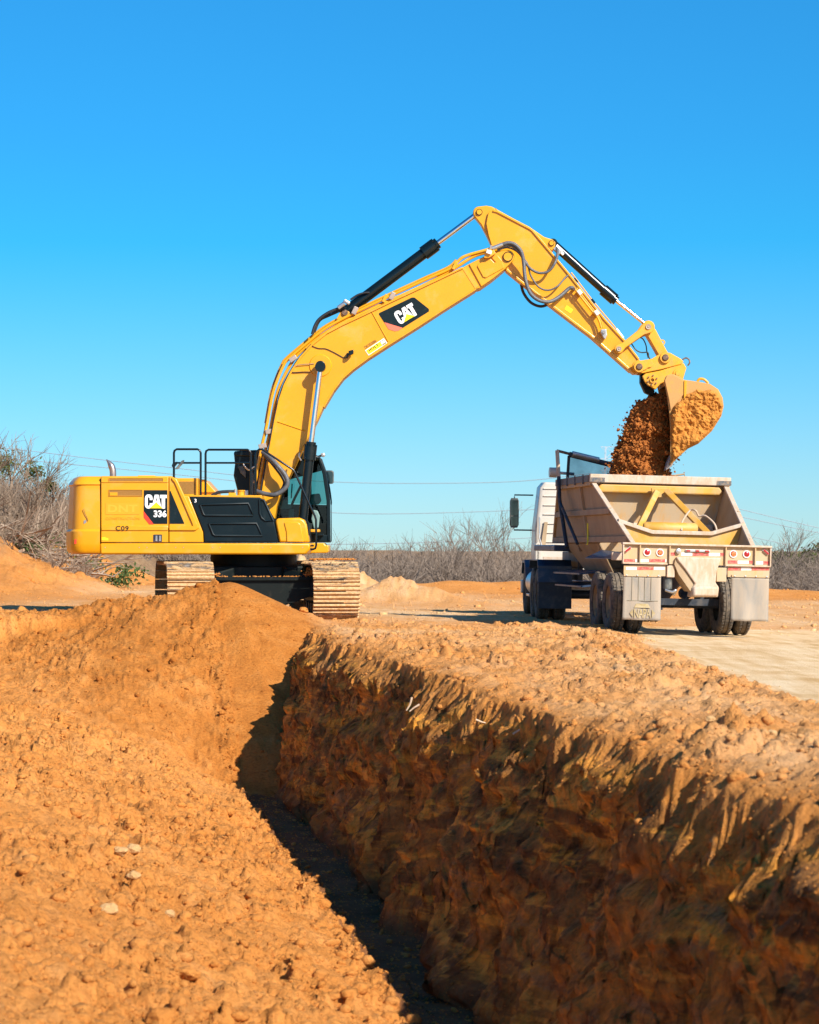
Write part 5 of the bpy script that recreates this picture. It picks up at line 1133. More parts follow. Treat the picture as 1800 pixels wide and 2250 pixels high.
# towing apron in the middle
AP = T().prism(tp([(1479, 1224), (1579, 1226), (1570, 1256), (1568, 1280), (1576, 1291), (1574, 1312), (1514, 1312), (1516, 1291), (1522, 1282), (1500, 1252), (1482, 1231)]), -.10, .25).build('tow_apron', 'trailer_cream', TRL, bevel=.02, smooth=30)
T().prism(tp([(1517, 1289), (1575, 1289), (1572, 1311), (1516, 1311)]), -.16, .0).build('tow_block', 'trailer_cream', AP, bevel=.04, smooth=40)
T().prism(tp([(1479, 1226), (1500, 1254), (1522, 1284), (1514, 1300), (1486, 1262), (1476, 1240)]), -.06, .5).build('apron_side', 'trailer_side', AP)
T().box2((tx(1461), -.02, tz(1270)), (tx(1478), .25, tz(1244))).build('air_tank_bracket', 'trailer_cream', TRL, bevel=.01)
T().box2((tx(1572), -.02, tz(1277)), (tx(1594), .25, tz(1246))).build('air_tank_bracket', 'trailer_tan', TRL, bevel=.01)
MB().cyl((tx(1466), .1, tz(1296)), (tx(1466), .1, tz(1270)), .08, 18).build('brake_chamber', 'mirror_shell', TRL, smooth=40)
MB().tube(bez([(tx(1460), .05, tz(1298)), (tx(1474), .0, tz(1302)), (tx(1482), .0, tz(1298)), (tx(1480), .1, tz(1308))]), .025, 8).build('tow_hook', 'steel', TRL, smooth=60)
# chassis rails, axles
for sx in (-1, 1):
    T().box2((sx * .46 - .05, .05, 1.0), (sx * .46 + .05, 3.6, 1.22)).build('chassis_rail', 'chassis_dark', TRL, bevel=.01)
def wheel(parent, c, side, r=.525, w=.27, ox=0, nm='wheel'):
    """tyre turned about the axle with tread blocks round it; dished rim as a sub-part"""
    h = w / 2; prof = [(.29, -h * .78), (.34, -h * .95), (.42, -h), (.485, -h * .94), (r - .012, -h * .80), (r, -h * .70), (r, -h * .36), (r - .016, -h * .33), (r - .016, -h * .27), (r, -h * .24), (r, h * .24), (r - .016, h * .27), (r - .016, h * .33), (r, h * .36), (r, h * .70), (r - .012, h * .80), (.485, h * .94), (.42, h), (.34, h * .95), (.29, h * .78)]
    o = MB().lathe(prof, c, 'x', 40)
    for k in range(44):
        a = 2 * math.pi * k / 44
        for t in (-.53, .53):
            M = Matrix.Rotation(-a, 3, 'X') if False else Matrix.Rotation(a, 3, 'X')
            p = Vector(c) + M @ Vector((t * w / 2 * 1.0, 0, r + .004)); o.box(p, (w * .16, .045, .02), M)
    o = o.build(nm, 'tyre_rubber', parent, smooth=35)
    d = side
    MB().lathe([(.29, d * h * .7), (.27, d * h * .5), (.25, d * h * .1), (.14, d * h * .05), (.13, d * h * .55), (.0, d * h * .6)], c, 'x', 28).build('rim', 'rim_steel', o, smooth=35)
    return o
for ya in (1.55, 2.85):
    T().cyl((-.95, ya, .525), (.95, ya, .525), .075, 16).build('axle', 'chassis_dark', TRL, smooth=40)
    for sx in (-1, 1):
        wheel(TRL, (sx * 1.155, ya, .525), sx); wheel(TRL, (sx * .82, ya, .525), sx)
        MB().cyl((sx * .45, ya + .25, .7), (sx * .45, ya + .05, .7), .11, 16).build('brake_chamber', 'chassis_dark', TRL, smooth=40)
T().box2((-.75, 1.40, .50), (.75, 1.46, .62)).build('axle_beam', 'chassis_dark', TRL)
# wheel-arch plates
T().add([(-1.30, .9, 1.30), (-1.02, .9, 1.40), (-1.02, 3.6, 1.46), (-1.34, 3.6, 1.30), (-1.30, .9, 1.31), (-1.02, .9, 1.41), (-1.02, 3.6, 1.47), (-1.34, 3.6, 1.31)], [(0, 1, 2, 3), (7, 6, 5, 4), (0, 4, 5, 1), (1, 5, 6, 2), (2, 6, 7, 3), (3, 7, 4, 0)]).build('wheel_guard', 'fender_blue', TRL)
T().add([(1.30, .9, 1.30), (1.02, .9, 1.40), (1.02, 3.6, 1.46), (1.34, 3.6, 1.30), (1.30, .9, 1.31), (1.02, .9, 1.41), (1.02, 3.6, 1.47), (1.34, 3.6, 1.31)], [(0, 1, 2, 3), (7, 6, 5, 4), (0, 4, 5, 1), (1, 5, 6, 2), (2, 6, 7, 3), (3, 7, 4, 0)]).build('wheel_guard', 'fender_blue', TRL)
T().box2((-1.34, .86, 1.28), (-1.02, .92, 1.42)).build('guard_lip', 'trailer_cream', TRL, bevel=.01)
# hopper
RT, RB, FT, FB = (3.40, 2.74), (.34, 1.60), (7.15, 2.74), (8.75, 1.60)   # side outline: rear top, rear bottom, front top, front bottom (y, z)
def xs(z): return 1.07 + (z - 1.6) / 1.14 * .19
HOP = None
for sx in (-1, 1):
    v = []
    for t in (0, -.02):
        for (y, z) in (RB, RT, FT, FB): v.append((sx * (xs(z) + t), y, z))
    o = MB().add(v, [(0, 1, 2, 3), (7, 6, 5, 4), (0, 4, 5, 1), (1, 5, 6, 2), (2, 6, 7, 3), (3, 7, 4, 0)]).build('hopper_side', 'trailer_side', TRL)
    # ribs on the outside
    for (zc, ya, yb) in ((2.17, 1.95, 7.95), (1.66, .6, 8.6)): MB().add([(sx * (xs(zc) + k), y, zc + dz) for y in (ya, yb) for (k, dz) in ((0, -.06), (.055, -.05), (.055, .05), (0, .06))], [(0, 1, 2, 3), (7, 6, 5, 4), (0, 4, 5, 1), (1, 5, 6, 2), (2, 6, 7, 3), (3, 7, 4, 0)]).build('side_rib', 'trailer_side', o)
    MB().add([(sx * (xs(z) + k), y, z) for z in (1.66, 2.72) for (y, k) in ((4.6, .0), (4.6, .05), (4.72, .05), (4.72, .0))], [(0, 1, 2, 3), (7, 6, 5, 4), (0, 4, 5, 1), (1, 5, 6, 2), (2, 6, 7, 3), (3, 7, 4, 0)]).build('side_rib', 'trailer_side', o)
    T().box2((sx * 1.25, 3.36, 2.66), (sx * 1.33, 7.2, 2.86)).build('top_rail', 'trailer_tan', o, bevel=.008)
    T().box2((sx * 1.334, 3.42, 2.73), (sx * 1.350, 7.15, 2.86)).build('rail_strip', 'tape_dark', o)
    for k in range(4): T().box2((sx * 1.345, 3.9 + k * .9, 2.70), (sx * 1.358, 4.0 + k * .9, 2.88)).build('tarp_strap', 'canvas_dark', o)
    # slanted rear and front posts
    for (a, b, nm, mt) in ((RB, RT, 'rear_post', 'trailer_cream'), (FB, FT, 'front_post', 'trailer_tan')):
        v = []
        for (y, z) in (a, b):
            x = xs(z); v += [(sx * (x - .045), y - .03, z), (sx * (x + .045), y - .03, z), (sx * (x + .045), y + .09, z), (sx * (x - .045), y + .09, z)]
        MB().add(v, [(0, 1, 2, 3), (7, 6, 5, 4), (0, 4, 5, 1), (1, 5, 6, 2), (2, 6, 7, 3), (3, 7, 4, 0)]).build(nm, mt, o, bevel=.01)
RTR = T().box2((-1.335, 3.26, 2.72), (1.335, 3.42, 2.875)).build('rear_top_rail', 'trailer_cream', TRL, bevel=.012)
for sx in (-1, 1): T().box2((sx * 1.338, 3.254, 2.73), (sx * 1.06, 3.27, 2.81)).build('rail_tape', 'tape_dark', RTR)
T().prism([(-1.12, 2.70), (-1.2, 2.58), (-1.12, 2.54), (1.12, 2.54), (1.2, 2.58), (1.12, 2.70)], 3.30, 3.46).build('roll_beam', 'trailer_yellow', TRL, bevel=.03)
def sheet(v, nm, mt, th=.02):
    n = len(v); o = MB().add(v, [tuple(range(n))]).build(nm, mt, TRL, fix=False); s_ = o.modifiers.new('thick', 'SOLIDIFY'); s_.thickness = th; return o
sheet([(-1.24, 3.44, 2.72), (1.24, 3.44, 2.72), (1.05, 3.80, 1.45), (-1.05, 3.80, 1.45)], 'rear_slope_sheet', 'trailer_tan')
sheet([(1.24, 7.1, 2.72), (-1.24, 7.1, 2.72), (-1.05, 5.9, 1.45), (1.05, 5.9, 1.45)], 'front_slope_sheet', 'trailer_side')
for (sx) in (-1, 1): sheet([(sx * 1.06, 3.6, 1.6), (sx * 1.06, 7.4, 1.6), (sx * .35, 6.4, .48), (sx * .35, 4.4, .48)][::sx], 'belly_sheet', 'trailer_side')
T().box2((-.5, 4.2, .40), (.5, 6.5, .52)).build('dump_gate', 'chassis_dark', TRL, bevel=.02)
for (z, y, dy) in ((1.92, 3.72, 0),): T().box2((-1.08, y - .16, z - .05), (1.08, y - .04, z + .07)).build('slope_rib', 'trailer_cream', TRL, bevel=.02)
# load heaped inside
gxh, gyh = np.meshgrid(np.linspace(-1.18, 1.18, 50), np.linspace(3.6, 6.95, 60))
hzh = 2.42 + .34 * np.exp(-((gxh + .3) ** 2 / .35 + (gyh - 4.6) ** 2 / .6)) + .05 * fbm(gxh * 3, gyh * 3, 4, 401)
ii = np.arange(gxh.size).reshape(gxh.shape)
ld = mesh_np('load_of_earth', np.stack([gxh, gyh, hzh], -1).reshape(-1, 3), np.stack([ii[:-1, :-1], ii[:-1, 1:], ii[1:, 1:], ii[1:, :-1]], -1).reshape(-1, 4), 'dark_soil', True)
ld.location = TRL.location; ld.rotation_euler = TRL.rotation_euler
tag(ld, 'brown earth heaped inside the open trailer hopper', None, None, 'stuff')
# struts, tank, tray at the back of the hopper
GP = T().prism([(-.19, 2.64), (.20, 2.64), (.17, 2.50), (.05, 2.47), (-.05, 2.47), (-.17, 2.50)], 3.18, 3.24).build('gusset', 'trailer_yellow', TRL, bevel=.006)
def beam(a, b, w_, nm, mt, par):
    a, b = Vector(a), Vector(b); d = (b - a).normalized(); s_ = d.cross(Vector((0, 1, 0))).normalized() * w_ / 2; t_ = d.cross(s_).normalized() * w_ / 2
    v = [p + s_ * i + t_ * j for p in (a, b) for (i, j) in ((-1, -1), (1, -1), (1, 1), (-1, 1))]
    return MB().add(v, [(0, 1, 2, 3), (7, 6, 5, 4), (0, 4, 5, 1), (1, 5, 6, 2), (2, 6, 7, 3), (3, 7, 4, 0)]).build(nm, mt, par, bevel=.012)
beam((-.10, 3.16, 2.56), (-.66, 2.1, 1.80), .11, 'strut', 'trailer_yellow', TRL)
beam((.10, 3.16, 2.58), (.68, 2.0, 1.76), .11, 'strut', 'trailer_yellow', TRL)
tk = MB(); tk.loft([[(x, 1.85 + r * math.cos(a), 1.88 + r * math.sin(a)) for a in np.linspace(0, 2 * math.pi, 24, endpoint=False)] for x, r in ((-.60, .02), (-.59, .08), (-.55, .11), (.36, .11), (.40, .08), (.41, .02))])
tk.build('air_tank', 'trailer_yellow', TRL, smooth=40)
TRY = [(-1.15, 1.99), (-.53, 1.80), (.55, 1.80), (1.15, 1.98)]
v = []
for (x, z) in TRY: v += [(x, 1.30, z - .035), (x, 1.30, z + .035), (x, 1.46, z + .035), (x, 1.46, z - .035)]
MB().loft([v[i * 4:i * 4 + 4] for i in range(4)]).build('tray_beam', 'trailer_cream', TRL, bevel=.01)
T().prism([(-1.02, 1.56), (1.02, 1.56), (1.10, 1.93), (.55, 1.765), (-.53, 1.765), (-1.10, 1.94)], 1.36, 1.38).build('tray_sheet', 'trailer_yellow', TRL)
MB().tube(bez([(.08, 1.7, 1.84), (.14, 1.9, 2.02), (.30, 2.0, 2.22), (.38, 1.9, 2.21), (.44, 1.9, 2.12), (.54, 1.8, 2.12), (.66, 1.6, 1.98), (.70, 1.5, 1.80)]), .018, 8).build('air_hose', 'trailer_cream', TRL, smooth=60)
# tarp gear on the left
ta = MB().tube([(-1.42, 6.6, 3.42), (-1.40, 6.45, 2.9)], .04, 10).build('tarp_arm', 'trailer_cream', TRL, smooth=50)
MB().tube([(-1.40, 6.45, 2.9), (-1.40, 6.3, 2.45), (-1.38, 5.4, 1.50)], .04, 10).build('arm_lower', 'canvas_dark', ta, smooth=50)
MB().tube([(-1.40, 6.25, 2.40), (-1.36, 4.35, 1.58)], .032, 10).build('arm_brace', 'canvas_dark', ta, smooth=50)
MB().tube([(-1.42, 6.6, 3.42), (-1.1, 6.75, 3.36), (-.75, 6.8, 3.30)], .028, 8).build('tarp_bow', 'pin_rust', TRL, smooth=50)
MB().tube([(-1.15, 6.75, 3.36), (.95, 6.95, 2.92)], .055, 10).build('tarp_roll', 'canvas_dark', TRL, smooth=50)
MB().tube([(-1.1, 6.72, 3.37), (-.55, 6.78, 3.26)], .062, 10).build('roll_sleeve', 'steel', TRL, smooth=50)
MB().tube([(-1.15, 6.78, 3.33), (-1.15, 6.9, 2.86)], .03, 8).build('tarp_post', 'canvas_dark', TRL, smooth=50)
tv = []
for j in range(9):
    for i in range(25):
        u, w_ = i / 24, j / 8; zt2 = 3.32 - .43 * u; tv.append((-1.12 + 2.05 * u, 6.80 + .12 * w_ + .03 * math.sin(u * 17 + w_ * 4) + .03 * math.sin(u * 7 - w_ * 6), zt2 + w_ * (2.86 - zt2)))
MB().add(tv, [(j * 25 + i, j * 25 + i + 1, (j + 1) * 25 + i + 1, (j + 1) * 25 + i) for j in range(8) for i in range(24)]).build('tarp_net', 'tarp_mesh', TRL, smooth=60, fix=False)
MB().tube([(1.30, 7.2, 2.86), (1.30, 7.3, 3.05), (.9, 7.3, 2.98)], .02, 8).build('tarp_bow', 'trailer_side', TRL, smooth=50)
MB().cyl((-1.50, 7.0, 3.0), (-1.36, 7.0, 3.0), .10, 24).cyl((-1.40, 7.0, 3.0), (-1.0, 7.0, 2.98), .03, 10).build('tarp_motor', 'cab_white', TRL, smooth=40)
MB().tube([(-1.40, 3.05, 1.95), (-1.40, 3.0, 1.62), (-1.48, 2.6, 1.56)], .014, 6).build('release_handle', 'yellow_decal', TRL, smooth=60)
# folded shelf and steps below the hopper
for (y0_, z0_) in ((4.3, 1.02), (4.1, .78)):
    MB().add([(-1.32, y0_, z0_), (-.8, y0_, z0_ + .06), (-.8, y0_ + 3.0, z0_ + .06), (-1.32, y0_ + 3.0, z0_), (-1.32, y0_, z0_ - .03), (-.8, y0_, z0_ + .03), (-.8, y0_ + 3.0, z0_ + .03), (-1.32, y0_ + 3.0, z0_ - .03)], [(0, 1, 2, 3), (7, 6, 5, 4), (0, 4, 5, 1), (1, 5, 6, 2), (2, 6, 7, 3), (3, 7, 4, 0)]).build('belly_shelf', 'fender_blue', TRL)
T().box2((-1.32, 7.3, 1.44), (1.32, 9.9, 1.56)).build('gooseneck', 'fender_blue', TRL, bevel=.02)
T().box2((-.6, 8.6, 1.10), (.6, 10.6, 1.44)).build('kingpin_frame', 'chassis_dark', TRL, bevel=.02)

# ------------------------------------------------------------------ tractor
TRK = empty('truck_tractor', (3.888, 57.44, -0.04), (0, R(.8), R(1.5)), local=True)
tag(TRK, 'white day cab truck coupled in front of the tan trailer', 'truck')
for ya in (-.65, .65):
    T().cyl((-.95, ya, .525), (.95, ya, .525), .09, 16).build('axle', 'chassis_dark', TRK, smooth=40)
    for sx in (-1, 1):
        wheel(TRK, (sx * 1.155, ya, .525), sx); wheel(TRK, (sx * .82, ya, .525), sx)
for sx in (-1, 1): wheel(TRK, (sx * 1.06, 4.3, .525), sx, nm='front_wheel')
for sx in (-1, 1):
    T().box2((sx * .43 - .05, -1.4, .82), (sx * .43 + .05, 5.4, 1.08)).build('chassis_rail', 'chassis_dark', TRK)
    # mud flap behind the drive wheels
    T().box2((sx * 1.28, -1.32, .24), (sx * .60, -1.30, .80)).build('mud_flap', 'chassis_dark', TRK, bevel=.004)
    FW = MB().loft([[(sx * x, y, z) for (y, z) in ((-1.36, .78), (-1.30, 1.05), (-1.05, 1.22), (1.05, 1.22), (1.25, 1.05), (1.27, 1.04), (1.06, 1.24), (-1.06, 1.24), (-1.33, 1.06), (-1.39, .78))] for x in (.60, 1.30)]).build('fender', 'fender_blue', TRK, smooth=35)
    T().box2((sx * 1.30, -1.33, .80), (sx * .60, -1.29, 1.12)).build('flap_panel', 'fender_blue', FW, bevel=.006)
    T().cyl((sx * .95, 1.7, .72), (sx * .95, 3.1, .72), .30, 24).build('fuel_tank', 'steel', TRK, smooth=40)
    T().box2((sx * 1.22, 2.4, .42), (sx * .9, 3.2, .48)).build('step', 'steel', TRK, bevel=.01)
    MB().loft([[(sx * x, y, z) for (y, z) in ((3.62, .75), (3.70, 1.05), (3.95, 1.22), (4.65, 1.22), (4.95, 1.0), (4.9, .9), (4.62, 1.15), (4.0, 1.15), (3.78, 1.0), (3.70, .75))] for x in (.75, 1.22)]).build('front_fender', 'fender_blue', TRK, smooth=35)
def cring(y, i, z0, z1, top):
    return [(-1.10 + i, y, z0), (-1.12 + i, y, (z0 + z1) / 2), (-1.05 + top + i, y, z1 - .12), (-.95 + top + i, y, z1), (.95 - top - i, y, z1), (1.05 - top - i, y, z1 - .12), (1.12 - i, y, (z0 + z1) / 2), (1.10 - i, y, z0)]
cabm = MB().loft([cring(2.02, .05, 1.02, 2.90, .03), cring(2.06, 0, 1.0, 2.92, .02), cring(3.0, 0, 1.0, 2.94, .02), cring(3.45, .02, 1.0, 2.85, .05), cring(3.85, .06, 1.0, 1.95, .08)])
CB2 = cabm.build('cab', 'cab_white', TRK, bevel=.02, smooth=35)
for z in (1.62, 1.82, 2.02, 2.22, 2.42, 2.62, 2.78): T().box2((-.96, 1.995, z - .012), (.96, 2.03, z + .012)).build('back_rib', 'cab_white', CB2, bevel=.006)
T().box2((-.55, 2.008, 2.12), (.55, 2.03, 2.62)).build('rear_window', 'black_decal', CB2)
MB().prism([(-1.0, 1.55), (-.9, 1.55), (-.86, 2.05), (-.93, 2.05)], 1.96, 2.01).build('back_trim', 'trailer_side', CB2)
T().box2((-1.12, 1.9, 1.22), (-1.03, 3.2, 1.58)).build('side_skirt', 'cab_white', CB2, bevel=.01)
HD = MB().loft([[(-.85, 3.7, .95), (-.85, 3.7, 1.85), (-.7, 3.7, 1.98), (.7, 3.7, 1.98), (.85, 3.7, 1.85), (.85, 3.7, .95)], [(-.75, 5.4, .9), (-.72, 5.4, 1.55), (-.6, 5.4, 1.66), (.6, 5.4, 1.66), (.72, 5.4, 1.55), (.75, 5.4, .9)]]).build('hood', 'cab_white', TRK, bevel=.03, smooth=35)
T().box2((-1.2, 5.3, .45), (1.2, 5.5, .75)).build('front_bumper', 'steel', TRK, bevel=.03)
for (ya, yb, za, zb_) in ((1.98, 2.0, 1.20, 1.62),):
    T().box2((-1.10, 1.90, 1.20), (-.99, 1.98, 1.6)).build('rear_corner_post', 'cab_white', CB2, bevel=.01)
    T().box2((-1.0, 1.30, 1.20), (-.10, 1.36, 1.30)).build('catwalk', 'trailer_cream', TRK, bevel=.01)
for sx in (-1, 1):
    mc = (sx * 1.50, 3.35, 2.26)
    M2 = MB().loft([[(mc[0] + x, mc[1] + y, mc[2] + z) for (x, z) in [(dx * (.10 - e), dz * (.33 - e)) for dx, dz in ((-1, -.8), (-.7, -1), (.7, -1), (1, -.8), (1, .8), (.7, 1), (-.7, 1), (-1, .8))]] for y, e in ((-.03, .012), (-.02, 0), (.06, 0), (.09, .03))]).build('door_mirror', 'mirror_shell', TRK, smooth=30)
    T().box2((mc[0] - .08, mc[1] - .034, mc[2] - .06), (mc[0] + .08, mc[1] - .031, mc[2] + .28)).build('mirror_glass', 'mirror_glass', M2)
    T().box2((mc[0] - .08, mc[1] - .034, mc[2] - .29), (mc[0] + .08, mc[1] - .031, mc[2] - .08)).build('mirror_glass', 'mirror_glass', M2)
    for z in (-.38, .40): MB().tube([(mc[0], mc[1] + .02, mc[2] + z * .8), (mc[0], mc[1] + .02, mc[2] + z), (sx * 1.08, mc[1] + .02, mc[2] + z)], .016, 8).build('mirror_arm', 'cylinder_black', M2, smooth=50)
MB().tube([(-.98, 1.9, 1.5), (-1.04, 1.92, 1.7), (-1.04, 1.95, 2.15)], .018, 8).build('grab_handle', 'steel', TRK, smooth=50)
T().box2((-.42, -.5, 1.10), (.42, .5, 1.20)).build('fifth_wheel', 'chassis_dark', TRK, bevel=.02)
# ------------------------------------------------------------------ bare scrub and trees
def twigs(base, direction, L, r, lvl, out, spread=0.6, kids=4, grav=0.0):
    d = Vector(direction).normalized(); p = Vector(base); n = 3 if lvl > 0 else 2
    pts = [p.copy()]
    for i in range(n):
        d = (d + Vector((random.uniform(-1, 1), random.uniform(-1, 1), random.uniform(-0.7, 1) - grav)) * 0.16).normalized()
        p = p + d * L / n; pts.append(p.copy())
    for i in range(n):
        out.append((pts[i], pts[i + 1], r * (1 - 0.55 * i / n), r * (1 - 0.55 * (i + 1) / n)))
    if lvl == 0: return
    for k in range(kids):
        t = random.uniform(0.3, 1.0); i = min(int(t * n), n - 1); b = pts[i].lerp(pts[i + 1], t * n - i)
        e = Vector((random.gauss(0, 1), random.gauss(0, 1), random.gauss(0.3, 0.6))).normalized()
        dd = (d + e * spread * 1.5).normalized()
        twigs(b, dd, L * random.uniform(0.45, 0.78), max(r * 0.5, 0.004), lvl - 1, out, spread, kids, grav)
def segs_mesh(segs):
    n = len(segs); a = np.array([s[0] for s in segs], np.float32); b = np.array([s[1] for s in segs], np.float32)
    ra = np.array([s[2] for s in segs], np.float32); rb = np.array([s[3] for s in segs], np.float32)
    t = b - a; t /= np.linalg.norm(t, axis=1, keepdims=True) + 1e-9
    ref = np.where(np.abs(t[:, 2:3]) < 0.9, np.array([[0, 0, 1.0]]), np.array([[1.0, 0, 0]]))
    u = np.cross(t, ref); u /= np.linalg.norm(u, axis=1, keepdims=True); w_ = np.cross(t, u)
    V = []
    for end, rr in ((a, ra), (b, rb)):
        for k in range(3):
            an = 2 * math.pi * k / 3; V.append(end + (u * math.cos(an) + w_ * math.sin(an)) * rr[:, None])
    V = np.stack(V, 1)
    f = np.array([(0, 1, 4, 3), (1, 2, 5, 4), (2, 0, 3, 5)])
    return V.reshape(-1, 3), (f[None] + (np.arange(n) * 6)[:, None, None]).reshape(-1, 4)
shrubs = []
for k in range(8):
    out = []
    for j in range(random.randint(5, 8)):
        a = random.uniform(0, 6.28); twigs((random.gauss(0, .12), random.gauss(0, .12), 0), (math.cos(a) * .5, math.sin(a) * .5, 1), random.uniform(0.9, 1.6), 0.028, 2, out, 0.75, 4)
    shrubs.append(segs_mesh(out))
def shrub_mass(name, spots, mat, label):
    VV, FF, k = [], [], 0
    for (x, y, z, s, h) in spots:
        v, f = shrubs[random.randrange(len(shrubs))]; a = random.uniform(0, 6.28); c, sn = math.cos(a), math.sin(a)
        w_ = np.stack([(v[:, 0] * c - v[:, 1] * sn) * s + x, (v[:, 0] * sn + v[:, 1] * c) * s + y, v[:, 2] * h + z], -1)
        VV.append(w_); FF.append(f + k); k += len(v)
    return tag(mesh_np(name, np.concatenate(VV), np.concatenate(FF), mat), label, None, None, 'stuff')
sp = []
for i in range(340):
    Y = random.uniform(118, 165); X = random.uniform(-0.17, 0.19) * Y
    prof = 0.95 + 0.12 * math.sin(X * 0.45 + 1.0) + 0.10 * math.sin(X * 1.3) + 0.10 * max(0, min(1, (X + 1) / 6)) + random.uniform(-0.22, 0.34)
    s = Y / 140
    sp.append((X, Y, ground_z(X, Y) - 0.05, 1.5 * s, 1.08 * prof * s * (1.25 if random.random() < .08 else 1)))
shrub_mass('scrub_wood', sp, 'bark_grey', 'grey leafless scrub in one belt along the far edge of the site')
sp = []
for i in range(150):
    Y = random.uniform(74, 112); X = random.uniform(-0.19, -0.118) * Y
    zz = ground_z(X, Y)
    if zz < 0.5 and random.random() < 0.85: continue
    sp.append((X, Y, zz - 0.05, random.uniform(0.5, 0.9) * (.55 if zz < 0.9 else 1), random.uniform(0.45, 1.0) * (0.75 + 0.4 * (Y - 76) / 36) * (.36 if zz < 0.9 else 1)))
shrub_mass('bank_scrub', sp, 'bark_brown', 'brown leafless brush covering the earth bank at the left')
# cut branches heaped on the bank
out = []
for i in range(170):
    Y = random.uniform(76, 84); X = random.uniform(-12.8, -9.2); z = ground_z(X, Y) + random.uniform(0, 0.45)
    d = Vector((random.uniform(-1, 1), random.uniform(-0.5, 0.5), random.uniform(-0.5, 0.5)))
    twigs((X, Y, z), d, random.uniform(0.6, 1.6), random.uniform(0.015, 0.05), 1, out, 0.5, 3)
v, f = segs_mesh(out); tag(mesh_np('branch_heap', v, f, 'dead_wood'), 'tangle of dead cut branches heaped on the left bank', None, None, 'stuff')
# green weeds in the bank
def leaves(centres, n, sz, rad):
    c = np.repeat(np.asarray(centres, np.float32), n, 0); m = len(c)
    p = c + RNG.normal(size=(m, 3)) * np.asarray(rad)
    d1 = RNG.normal(size=(m, 3)); d1 /= np.linalg.norm(d1, axis=1, keepdims=True); d2 = np.cross(d1, RNG.normal(size=(m, 3))); d2 /= np.linalg.norm(d2, axis=1, keepdims=True)
    s = sz * RNG.uniform(0.6, 1.3, (m, 1))
    Vv = np.stack([p - d1 * s, p + d2 * s * 0.5, p + d1 * s, p - d2 * s * 0.5], 1).reshape(-1, 3)
    return Vv, np.arange(m * 4).reshape(-1, 4)
cs = []
for (x, y, Y, sx, n_) in ((235, 1262, 84, .6, 5), (262, 1268, 82, .4, 3), (30, 1140, 84, .5, 9), (180, 1150, 88, .6, 7), (120, 1115, 92, .8, 8), (60, 1280, 78, .3, 4)):
    for k in range(n_):
        p = at(x, y, Y); X = p.x + random.gauss(0, sx); YY = Y + random.gauss(0, .8); cs.append((X, YY, ground_z(X, YY) + random.uniform(0.05, .5)))
v, f = leaves(cs, 60, 0.07, (0.16, 0.16, 0.11)); tag(mesh_np('weeds', v, f, 'weed_green'), 'low green weeds growing among the branches on the bank', None, None, 'stuff')
# single trees that stand out
def tree(x, Y, h, label, mist=(), mat='bark_brown', lvl=3, r=0.06, z=None):
    X = (x - CX) / F * Y; g = ground_z(X, Y) if z is None else z
    root = empty('bare_tree', (X, Y, g)); tag(root, label, 'tree', 'leafless trees round the site')
    out = []; twigs((0, 0, -0.1), (random.uniform(-.1, .1), 0, 1), h * 0.5, r, 0, out)
    top = out[-1][1]; mid = out[-1][0]
    v, f = segs_mesh(out); t = mesh_np('trunk', v, f, mat); t.parent = root
    out = []
    for k in range(7):
        a = random.uniform(0, 6.28); b = mid.lerp(top, random.uniform(0.0, 1)) if k < 5 else top
        twigs(b, (math.cos(a) * .75, math.sin(a) * .75, 1), h * random.uniform(0.28, 0.42), r * 0.5, lvl - 1, out, 0.55, 5)
    v, f = segs_mesh(out); c = mesh_np('crown', v, f, mat); c.parent = root
    for (mx, my, mr) in mist:
        p = at(mx, my, Y) - Vector((X, Y, g))
        v, f = leaves([tuple(p)], 420, 0.055, (mr * .5, mr * .5, mr * .5)); m_ = mesh_np('mistletoe', v, f, 'leaf_green'); m_.parent = root; m_['kind'] = 'stuff'
    return root
tree(20, 92, 3.4, 'leafless tree with a dark mistletoe ball at the left picture edge', ((8, 1018, .42),))
tree(78, 94, 3.0, 'leafless tree carrying an olive mistletoe ball in its crown', ((73, 1034, .34),))
tree(-30, 88, 3.2, 'leafless tree cut off by the left picture edge')
tree(112, 96, 2.4, 'small leafless tree with a thin mistletoe tuft just left of the excavator tail', ((108, 1068, .2),))
tree(150, 99, 1.9, 'low leafless tree right behind the excavator tail')
tree(48, 85, 2.5, 'leafless tree standing in front of the mistletoe trees on the bank')
tree(1062, 150, 4.6, 'tall thin leafless tree above the scrub left of the truck cab', mat='bark_grey')
tree(1105, 154, 4.9, 'tallest leafless tree beside the truck cab', mat='bark_grey')
tree(1020, 156, 4.4, 'leafless tree rising from the middle of the far scrub', mat='bark_grey')
tree(1712, 150, 4.6, 'leafless tree just right of the trailer', mat='bark_grey')
def evergreen(x, Y, h, w_, label):
    X = (x - CX) / F * Y; g = ground_z(X, Y)
    root = empty('evergreen_tree', (X, Y, g)); tag(root, label, 'tree', 'green trees behind the scrub')
    out = []; twigs((0, 0, 0), (0, 0, 1), h * 0.8, 0.12, 1, out, 0.6, 8); v, f = segs_mesh(out); mesh_np('trunk', v, f, 'bark_grey').parent = root
    cs = [(random.gauss(0, w_), random.gauss(0, w_), h * random.uniform(0.55, 1.0)) for k in range(14)]
    v, f = leaves(cs, 160, 0.14, (0.34, 0.34, 0.2)); mesh_np('crown', v, f, 'leaf_green').parent = root
evergreen(1793, 190, 3.0, .6, 'dark green tree at the right picture edge')
evergreen(1752, 196, 2.6, .7, 'low green tree behind the scrub right of the trailer')

